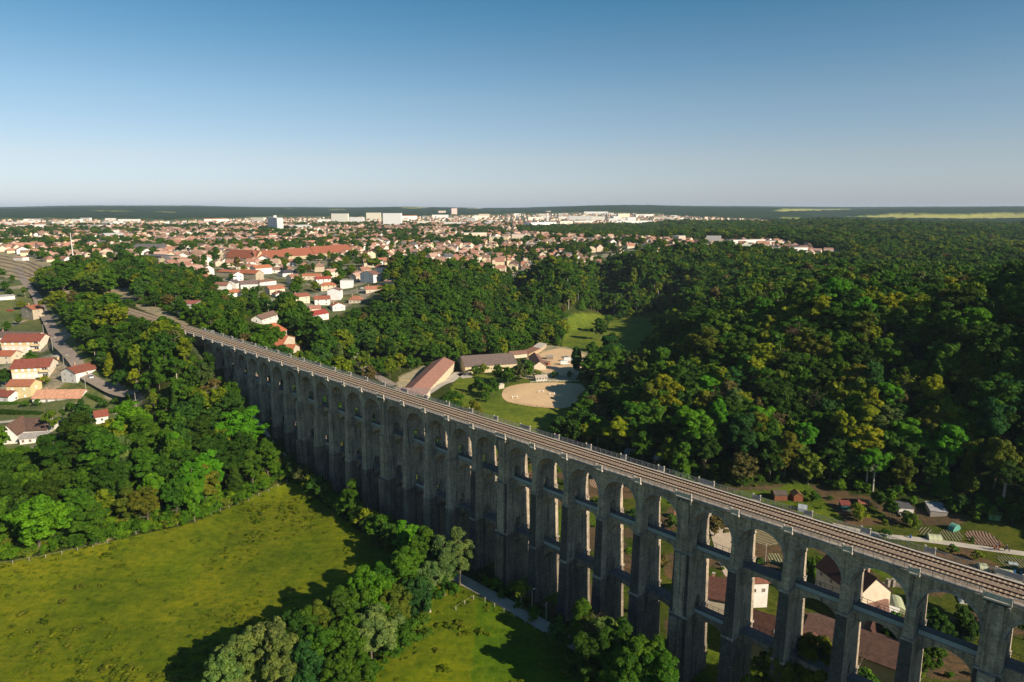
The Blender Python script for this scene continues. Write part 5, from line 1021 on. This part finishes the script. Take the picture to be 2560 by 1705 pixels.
# clipped hedges of the bungalow garden
def hedge(A, B, w, h, label, tn='dark green'):
    a = at(*A); b = at(*B); L = math.dist(a[:2],b[:2]); g = np.random.default_rng(int(A[0])); lob = [(np.array([x,g.normal()*.1,h*.5]), np.array([1.0,w*.6,h*.58])) for x in np.arange(.4,L,.8)]; P, N_ = crown_pts(g, lob, int(L*260)); V, F = quads(P, N_, .28, g)
    o = bpy.data.objects.new('hedge', npmesh('hedge', V, F, [M['leaf']])); col.objects.link(o); o.location = (a[0],a[1],min(a[2],b[2])); o.rotation_euler = (0,0,math.atan2(b[1]-a[1],b[0]-a[0])); o.color = (*TINT[tn],1); tag(o, label, 'hedge')
hedge((0,1035),(105,1034),2.2,2.2,'dark clipped hedge along the side street'); hedge((195,975),(252,1005),2.2,2.0,'clipped hedge between bungalow and street','green'); hedge((205,1035),(300,1030),2,1.8,'hedge in front of the purple shrub','green'); hedge((0,1012),(48,1008),1.4,1.5,'low hedge behind the bungalow garden','green')
# old railway wagon on the siding, box and sign at the viaduct head
X, Y, Z = at(455,792); wg = empty('railway_wagon', (X,Y,Z+.1), R(135), 'old grey covered wagon standing beside the line at the viaduct head', 'wagon'); m = MB(); m.prism([(-1.35,1.0),(1.35,1.0),(1.35,3.1),(.8,3.55),(-.8,3.55),(-1.35,3.1)], lambda p,k: (-3.6 if k == 0 else 3.6, p[0], p[1])); m.build('body', [simple('wagon_paint',(.42,.40,.37),.2,1.5)], wg)
m = MB(); m.box(-3.7,3.7,-1.2,1.2,.8,1.0); m.build('underframe', [M['rail']], wg); m = MB(); m.box(-.8,.8,-1.40,-1.36,1.15,2.9); m.build('door', [M['wood']], wg)
for sx in (-2.4,2.4):
    for sy in (-.8,.8): m = MB(); m.tube((sx,sy-.07,.45),(sx,sy+.07,.45),.45,.45,14); m.build('wheel', [M['rail']], wg)
X, Y = vxy(371,12.5); Z = h1(X,Y); m = MB(); m.box(-.08,.08,-.08,.08,0,3.0); sg = m.build('track_sign', [M['pole']], None, (X,Y,Z+.0), -.4); tag(sg,'white square railway sign at the viaduct head','sign'); m = MB(); m.box(-.9,.9,-.14,-.09,2.2,3.6); m.build('board', [M['white']], sg)
X, Y = vxy(365,12); Z = h1(X,Y); m = MB(); m.box(-.45,.45,-.3,.3,-.3,2.0); m.box(-.5,.5,-.35,.35,2.0,2.08); tag(m.build('signal_cabinet', [M['white']], None, (X,Y,Z), -.4),'grey white signal cabinet beside the railway sign','cabinet')
# signs by the farm road
X, Y, Z = at(791,842); m = MB(); m.tube((0,0,0),(0,0,3),.06,.06,6); sg = m.build('road_sign', [M['pole']], None, (X,Y,Z), 0); tag(sg,'two white road signs on one post by the farm road','road sign'); 
for z0 in (.9,2.1): m = MB(); m.box(-1.0,1.0,-.12,-.08,z0,z0+.9); m.build('board', [M['white']], sg)
# riders on the garden track: horse bodies grown round a skeleton
def skin_body(name, verts, edges, radii, mat, parent=None, loc=None, rz=0, levels=1):
    me = bpy.data.meshes.new(name); me.from_pydata(verts, edges, []); o = bpy.data.objects.new(name, me); col.objects.link(o); o.modifiers.new('skin','SKIN'); o.modifiers.new('sub','SUBSURF').levels = levels; o.modifiers['sub'].render_levels = levels
    for i, r in enumerate(radii): me.skin_vertices[0].data[i].radius = (r,r) if not isinstance(r,tuple) else r
    me.skin_vertices[0].data[0].use_root = True; me.materials.append(mat); o.parent = parent
    if loc: o.location = loc
    o.rotation_euler = (0,0,rz); return o
def horse(px, py, rz, cname, c, label, rider=None):
    X, Y, Z = at(px,py); v = [(0,0,1.15),(.45,0,1.18),(.75,0,1.3),(1.0,0,1.7),(1.15,0,1.95),(1.45,0,1.75),(-.45,0,1.2),(-.75,0,1.15),(-.95,0,.8),(-1.0,0,.5)]; r = [.33,.34,.26,.15,.13,.08,.33,.27,.06,.04]; e = [(0,1),(1,2),(2,3),(3,4),(4,5),(0,6),(6,7),(7,8),(8,9)]
    for (bx,par,kx,hx) in ((.6,1,.05,0),(-.65,7,-.12,.05)):
        for sy in (-.17,.17):
            b = len(v); v += [(bx,sy,.85),(bx+kx,sy,.45),(bx+hx,sy,.08)]; r += [.13,.06,.055]; e += [(par,b),(b,b+1),(b+1,b+2)]
    h_ = skin_body('horse', v, e, r, simple('coat_'+cname,c,.2,2), None, (X,Y,Z+.15), rz); tag(h_, label, 'horse'); h_['group'] = 'horses on the garden track'
    if rider:
        v = [(0,0,1.5),(0,0,1.8),(0,0,2.05),(0,0,2.18),(.02,0,2.32),(.02,0,2.44)]; r = [.16,.16,.15,.06,.10,.10]; e = [(0,1),(1,2),(2,3),(3,4),(4,5)]
        for sy in (-1,1): b = len(v); v += [(.25,.28*sy,1.42),(.15,.38*sy,1.0),(.25,.38*sy,.9),(.02,.22*sy,2.0),(.12,.27*sy,1.75),(.35,.12*sy,1.68),(.42,.09*sy,1.66)]; r += [.10,.06,.05,.06,.05,.035,.03]; e += [(0,b),(b,b+1),(b+1,b+2),(2,b+3),(b+3,b+4),(b+4,b+5),(b+5,b+6)]
        p = skin_body('person', v, e, r, M['cloth'], None, (X,Y,Z+.15), rz); tag(p, rider, 'person'); m = MB(); m.tube((0.02,0,2.36),(.02,0,2.52),.125,.09,10); m.build('riding_hat', [simple('hat_pale',(.5,.5,.5),.05)], p); m = MB(); m.tube((.02,0,2.22),(.04,0,2.36),.07,.11,10); m.build('face', [M['skin']], p)
horse(2490,1378,R(175),'chestnut',(.22,.07,.03),'chestnut horse walking left along the garden track','rider in dark clothes on the chestnut horse'); horse(2516,1380,R(170),'dark',(.04,.025,.02),'dark brown horse following the chestnut one','rider in pale hat on the dark horse'); horse(2504,1372,R(172),'bay',(.12,.05,.025),'bay horse without rider between the others')
def obstacle(px, py, label): X,Y,Z = at(px,py); root = empty('jump_fence',(X,Y,Z),.4,label,'horse jump'); [MB().box(sx-.15,sx+.15,-.2,.2,0,1.5).build('stand',[M['white']],root) for sx in (-1.6,1.6)]; MB().tube((-1.6,0,.9),(1.6,0,.9),.07).build('pole',[M['white']],root)
obstacle(1287,995,'white horse jump at the near left of the riding arena'); obstacle(1353,981,'white horse jump near the middle of the arena'); obstacle(1380,987,'white horse jump at the shaded end of the arena')
ROADS = []
for pts_, wd in (([(20,640),(60,705),(95,745),(120,800),(160,880),(215,945),(280,982),(335,1000)],7),([(-60,1062),(60,1050),(180,1052),(240,1048)],5),([(870,762),(930,730),(985,715),(1040,690)],6),([(770,800),(800,835),(850,860),(890,885),(920,930),(985,965)],6),([(-60,1262),(20,1245),(100,1225)],6),([(1060,985),(1100,960),(1150,930)],7)):
    ROADS.append(([at(*p)[:2] for p in pts_], wd))
ROADS.append(([at(1400,905)[:2],at(1350,895)[:2]],18)); ROADS.append(([at(1150,935)[:2],at(1300,915)[:2]],12)); ROADS.append(([at(x_,y_)[:2] for x_,y_ in ((330,1030),(260,1040))],14))
leafscrub = leafmat('leaves_of_scrub', [(0,(.035,.085,.006)),(.3,(.055,.135,.006)),(.6,(.075,.170,.007)),(.85,(.11,.19,.008)),(1,(.14,.16,.02))])
leafweed = leafmat('meadow_weed_leaves', [(0,(.085,.125,.006)),(.4,(.125,.165,.007)),(.75,(.12,.150,.010)),(1,(.15,.16,.02))])
# ---------------------------------------------------------------- lay the trees out: the 300 that show largest one by one, the rest as the wood
TREES += fill_trees()
def tpx(t): 
    px, py = proj(t[0], t[1], t[2]+t[3]*.6); d = t[1]*CT-(t[2]-CZ)*ST; return float(px), float(py), FPX*t[3]*t[4]**.5/max(d,1)
info = [tpx(t) for t in TREES]
inview = [(-25 < a < 2585) and (480 < b < 1740) for a, b, c in info]
order = sorted([i for i in range(len(TREES)) if inview[i]], key=lambda i: -(info[i][2]*(1.25 if TREES[i][8] else 1)))
big = set(order[:300])
SHP = {'broad':'broad','tall':'slender','willow':'willow-like','bush':'low','poplar':'columnar','spruce':'conical','pine':'bare-stemmed','dead':'half-dead','open':'sparse'}
NMS = {'broad':'broadleaf_tree','tall':'broadleaf_tree','willow':'willow_tree','bush':'shrub','poplar':'poplar_tree','spruce':'conifer_tree','pine':'pine_tree','dead':'withered_tree','open':'birch_tree'}
def zone_of(px, py):
    if px < 735 and py > 840: return 'bank left of viaduct'
    if px < 1300 and py > 700: return 'wood below the town'
    if px > 1500 and py > 780: return 'hillside wood behind allotments'
    if py > 700: return 'wood around valley meadow'
    return 'trees near the town'
byz = {}
for i in sorted(big): byz.setdefault(TREES[i][7] or zone_of(info[i][0], info[i][1]), []).append(i)
LBL = {}
for z, ids in byz.items():
    ids.sort(key=lambda i: -info[i][1]); auto = not TREES[ids[0]][7]; nrow = max(1, round(len(ids)/13)) if auto else 1
    rows = [ids[k*len(ids)//nrow:(k+1)*len(ids)//nrow] for k in range(nrow)]
    for rI, row in enumerate(rows):
        row.sort(key=lambda i: info[i][0])
        for c_, i in enumerate(row):
            t_ = TREES[i]; what = 'shrub' if t_[5] == 'bush' else 'tree'; d = f"{SHP[t_[5]]} {t_[6]} {what}"
            LBL[i] = (f"{d}, {ordn(c_+1)} from left, {ordn(rI+1)} row of {z}" if auto else f"{d} {z}, {ordn(c_+1)} from left")
GRP = {}
for i in sorted(big):
    X, Y, Z, H, w_, kd, tn, z, hn = TREES[i]; g_ = random.Random(i)
    var = g_.randrange(KINDS[kd][1]); lod = 0 if info[i][2] > 62 else 1
    cm, tm = tmesh(kd, var, lod); root = empty(NMS[kd], (X,Y,Z-.1), g_.random()*6.28, LBL[i], 'shrub' if kd == 'bush' else 'tree', 'trees '+(z if z else 'of the '+zone_of(info[i][0],info[i][1])))
    sc = H/14; sw = sc*w_*(1.0 if kd != 'bush' else 1.0); root.scale = (sw, sw*g_.uniform(.9,1.1), sc)
    c_ = bpy.data.objects.new('crown', cm); col.objects.link(c_); c_.parent = root; b_ = TINT[tn]; v_ = g_.uniform(.82,1.18); c_.color = (b_[0]*v_*g_.uniform(.85,1.2), b_[1]*v_, b_[2]*v_, 1)
    t_ = bpy.data.objects.new('trunk', tm); col.objects.link(t_); t_.parent = root
# low growth: shrubs under the trees, and weed clumps in the meadows
def scatter(name, label, cat, pts, collection, scales, turn, idx):
    P = np.asarray(pts, np.float32); me = bpy.data.meshes.new(name); me.vertices.add(len(P)); me.vertices.foreach_set('co', P.ravel())
    me.attributes.new('shape_index','INT','POINT').data.foreach_set('value', np.asarray(idx,np.int32)); me.attributes.new('turn','FLOAT_VECTOR','POINT').data.foreach_set('vector', np.asarray(turn,np.float32).ravel()); me.attributes.new('size','FLOAT_VECTOR','POINT').data.foreach_set('vector', np.asarray(scales,np.float32).ravel())
    o = bpy.data.objects.new(name, me); col.objects.link(o); tag(o, label, cat, None, 'stuff'); LATER.append((o, collection)); return o
LATER = []
def shapes(nm, specs, mat):
    c = bpy.data.collections.new(nm)
    for j, (kd, n, sz, sd) in enumerate(specs):
        (V,F), _ = tree_mesh(kd, sd, n, sz); o = bpy.data.objects.new('%02d_' % j+nm, npmesh(nm, V, F, [mat])); c.objects.link(o)
    return c
G = np.random.default_rng(77); ax = np.arange(-420,420,4.6); XX, YY = np.meshgrid(ax, np.arange(120,620,4.6)); XX = (XX+G.uniform(-2,2,XX.shape)).ravel(); YY = (YY+G.uniform(-2,2,YY.shape)).ravel(); ZZ = hgt(XX,YY); lu = landuse(XX,YY,ZZ); px, py = proj(XX,YY,ZZ)
s = XX*VD[0]+YY*VD[1]; q = XX*VN[0]+YY*VN[1]-VP
kp = (((lu == 0) & (G.random(len(XX)) < .8)) | ((lu == 9) & (G.random(len(XX)) < .35)) | ((lu == 4) & (G.random(len(XX)) < .11))) & ~((q > -1.5) & (q < 11) & (s < 360)) & ~((np.abs(q-4) < 9) & (s > 360)) & (px > -200) & (px < 2800)
for rd, wd in ROADS: kp &= polydist(XX,YY,rd) > wd*.75
for kx, ky, kr in KEEP: kp &= (XX-kx)**2+(YY-ky)**2 > (kr*.8)**2
XX, YY, ZZ, lu = XX[kp], YY[kp], ZZ[kp], lu[kp]
n = 9000; xb = G.uniform(-260,-40,n); yb = G.uniform(180,360,n); zb = hgt(xb,yb); lb = landuse(xb,yb,zb); pxb, pyb = proj(xb,yb,zb); kb = (lb == 0) & (pyb > 1090) & (pxb > -100) & (pxb < 760)
XX = np.concatenate([XX,xb[kb]]); YY = np.concatenate([YY,yb[kb]]); ZZ = np.concatenate([ZZ,zb[kb]]); lu = np.concatenate([lu,lb[kb]]); n = len(XX); hh = G.uniform(2.2,5.2,n)*np.where(lu == 4,.5,1)
scatter('undergrowth', 'low bright green scrub covering the banks and wood edges', 'undergrowth', np.stack([XX,YY,ZZ-.2],1), shapes('scrub_shape', [('bush',900,1.0,91),('bush',900,1.0,92),('bush',800,1.1,93)], leafscrub), np.stack([hh/14*1.15,hh/14*1.15,hh/14],1), np.stack([XX*0,XX*0,G.random(n)*6.28],1), G.integers(0,3,n))
n = 15000; XX = G.uniform(-230,90,n); YY = G.uniform(120,330,n); ZZ = hgt(XX,YY); lu = landuse(XX,YY,ZZ); dn = fract_noise(XX,YY,19,61)*.6+fract_noise(XX,YY,5,62)*.4
kp = (lu == 3) & (G.random(n) < np.clip((dn-.42)*3.2,.06,1)) & (XX*VN[0]+YY*VN[1]-VP < -10); XX, YY, ZZ = XX[kp], YY[kp], ZZ[kp]; n = len(XX); hh = G.uniform(.25,.7,n)*(1+.9*(fract_noise(XX,YY,15,63) > .66))
scatter('meadow_weeds', 'rough tussocks and weeds growing in the meadow', 'weeds', np.stack([XX,YY,ZZ-.05],1), shapes('weed_shape', [('bush',60,3.4,94),('bush',50,3.6,95)], leafweed), np.stack([hh/14*2.6,hh/14*2.6,hh/14],1), np.stack([XX*0,XX*0,G.random(n)*6.28],1), G.integers(0,2,n))
# the wood as one mass: points carrying tree shapes
tcol = bpy.data.collections.new('wood_tree_shapes'); TEMPL = []
for kd, var, n, sz in (('broad',0,2600,.80),('broad',1,2600,.80),('broad',2,2400,.80),('tall',0,2100,.75),('tall',1,2100,.75),('open',0,700,.9),('spruce',0,1000,.9),('pine',0,500,.9),('dead',0,420,.5),('willow',0,1100,.9),('bush',0,900,1.0),('poplar',0,900,1.0)):
    (V,F),(TV,TF) = tree_mesh(kd, 500+var*31+len(kd), n, sz); V2 = np.vstack([V,TV]); F2 = np.vstack([F, TF+len(V)])
    me = npmesh('wood_tree_%s' % kd, V2, F2, [M['leaf_mass'], M['bark_dead'] if kd == 'dead' else M['bark_pale'] if kd in ('open','pine') else M['bark']]); mi = np.zeros(len(F2), np.int32); mi[len(F):] = 1; me.polygons.foreach_set('material_index', mi)
    o = bpy.data.objects.new('%02d_wood_tree' % len(TEMPL), me); tcol.objects.link(o); TEMPL.append(kd)
rest = [i for i in range(len(TREES)) if i not in big]
P = np.array([[TREES[i][0],TREES[i][1],TREES[i][2]-.1] for i in rest], np.float32); g_ = random.Random(3)
me = bpy.data.meshes.new('woodland'); me.vertices.add(len(P)); me.vertices.foreach_set('co', P.ravel())
kidx = {}; 
for j, k in enumerate(TEMPL): kidx.setdefault(k, []).append(j)
a = me.attributes.new('shape_index','INT','POINT'); a.data.foreach_set('value', np.array([g_.choice(kidx[TREES[i][5]]) for i in rest], np.int32))
a = me.attributes.new('turn','FLOAT_VECTOR','POINT'); a.data.foreach_set('vector', np.array([[0,0,g_.random()*6.28] for i in rest], np.float32).ravel())
a = me.attributes.new('size','FLOAT_VECTOR','POINT'); a.data.foreach_set('vector', np.array([[TREES[i][3]/14*TREES[i][4]]*2+[TREES[i][3]/14] for i in rest], np.float32).ravel())
wood = bpy.data.objects.new('woodland', me); col.objects.link(wood); wood['kind'] = 'stuff'; wood['label'] = 'dense mixed woodland covering the hillside, valley and town edges'; wood['category'] = 'woodland'
ng = bpy.data.node_groups.new('scatter_wood', 'GeometryNodeTree'); ng.interface.new_socket('Geometry', in_out='INPUT', socket_type='NodeSocketGeometry'); ng.interface.new_socket('Geometry', in_out='OUTPUT', socket_type='NodeSocketGeometry')
gi = ng.nodes.new('NodeGroupInput'); go = ng.nodes.new('NodeGroupOutput'); ip = ng.nodes.new('GeometryNodeInstanceOnPoints'); ci = ng.nodes.new('GeometryNodeCollectionInfo')
ci.inputs['Collection'].default_value = tcol; ci.inputs['Separate Children'].default_value = True; ci.inputs['Reset Children'].default_value = True
def na(nm, ty):
    n = ng.nodes.new('GeometryNodeInputNamedAttribute'); n.data_type = ty; n.inputs['Name'].default_value = nm; return [o_ for o_ in n.outputs if o_.enabled and o_.name == 'Attribute'][0]
ip.inputs['Pick Instance'].default_value = True
ng.links.new(gi.outputs[0], ip.inputs['Points']); ng.links.new(ci.outputs[0], ip.inputs['Instance']); ng.links.new(na('shape_index','INT'), ip.inputs['Instance Index'])
e2r = ng.nodes.new('FunctionNodeEulerToRotation'); ng.links.new(na('turn','FLOAT_VECTOR'), e2r.inputs[0]); ng.links.new(e2r.outputs[0], ip.inputs['Rotation']); ng.links.new(na('size','FLOAT_VECTOR'), ip.inputs['Scale'])
ng.links.new(ip.outputs[0], go.inputs[0]); md = wood.modifiers.new('scatter','NODES'); md.node_group = ng
for o_, c_ in LATER:
    g2 = ng.copy(); [setattr(n_.inputs['Collection'],'default_value',c_) for n_ in g2.nodes if n_.bl_idname == 'GeometryNodeCollectionInfo']; o_.modifiers.new('scatter','NODES').node_group = g2
print('TREES', len(TREES), 'instanced', len(rest))
# ---------------------------------------------------------------- sky, sun, air, camera
w = bpy.data.worlds.new('World'); scene.world = w; w.use_nodes = True; nt = w.node_tree
sky = nt.nodes.new('ShaderNodeTexSky'); sky.sky_type = 'NISHITA'; sky.sun_disc = False
SUNAZ = R(-38.2); SUNEL = R(29)           # direction to the sun, measured from +X
sky.sun_elevation = SUNEL; sky.sun_rotation = R(90) - SUNAZ; sky.altitude = 400; sky.air_density = 1.0; sky.dust_density = .5; sky.ozone_density = 1.6
bg = nt.nodes['Background']; bg.inputs['Strength'].default_value = .108; tn = nt.nodes.new('ShaderNodeMix'); tn.data_type = 'RGBA'; tn.blend_type = 'MULTIPLY'; tn.inputs[0].default_value = 1; 
tcn = nt.nodes.new('ShaderNodeTexCoord'); spz = nt.nodes.new('ShaderNodeSeparateXYZ'); nt.links.new(tcn.outputs['Generated'], spz.inputs[0]); rp = nt.nodes.new('ShaderNodeValToRGB'); e = rp.color_ramp.elements
for _ in range(3): e.new(.5)
for i_, (p_, c_) in enumerate([(0,(.50,.58,.88)),(.066,(.609,.595,.682)),(.145,(.546,.614,.65)),(.262,(.277,.528,.594)),(.8,(.25,.47,.56))]): e[i_].position = p_; e[i_].color = (*c_,1)
nt.links.new(spz.outputs[2], rp.inputs[0]); nt.links.new(rp.outputs[0], tn.inputs[7]); nt.links.new(sky.outputs[0], tn.inputs[6]); nt.links.new(tn.outputs[2], bg.inputs['Color'])
sl = bpy.data.lights.new('sun', 'SUN'); sl.energy = 5.0; sl.angle = R(.5); sl.color = (1.0, .87, .69)
so = bpy.data.objects.new('sun', sl); col.objects.link(so)
dv = Vector((math.cos(SUNAZ)*math.cos(SUNEL), math.sin(SUNAZ)*math.cos(SUNEL), math.sin(SUNEL))); so.rotation_euler = dv.to_track_quat('Z', 'Y').to_euler(); so.location = dv*300
HAZE = 3.8e-5
if HAZE:
    mb = MB(); mb.box(-16500, 16500, -16500, 16500, 2.0, 175); hm = bpy.data.materials.new('air'); hm.use_nodes = True; n_ = hm.node_tree.nodes; n_.remove(n_['Principled BSDF'])
    pv = n_.new('ShaderNodeVolumePrincipled'); pv.inputs['Color'].default_value = (.66,.82,1,1); pv.inputs['Density'].default_value = HAZE; hm.node_tree.links.new(pv.outputs[0], n_['Material Output'].inputs['Volume'])
    o = mb.build('haze', [hm]); o['kind'] = 'stuff'
cam = bpy.data.cameras.new('camera'); co = bpy.data.objects.new('camera', cam); col.objects.link(co); co.location = (0,0,CZ); co.rotation_euler = (math.pi/2-TH, 0, 0)
cam.sensor_width = 36; cam.lens = 36*FPX/2560; cam.clip_start = 1; cam.clip_end = 60000; scene.camera = co
scene.view_settings.view_transform = 'Standard'; scene.view_settings.look = 'None'; scene.view_settings.exposure = .5; scene.view_settings.gamma = 1
scene.render.engine = 'CYCLES'; cy = scene.cycles; cy.max_bounces = 4; cy.diffuse_bounces = 3; cy.glossy_bounces = 2; cy.transmission_bounces = 2; cy.volume_bounces = 0; cy.transparent_max_bounces = 4
cy.use_denoising = True; cy.caustics_reflective = False; cy.caustics_refractive = False; cy.use_adaptive_sampling = True; cy.adaptive_threshold = .01
cy.sample_clamp_indirect = 4
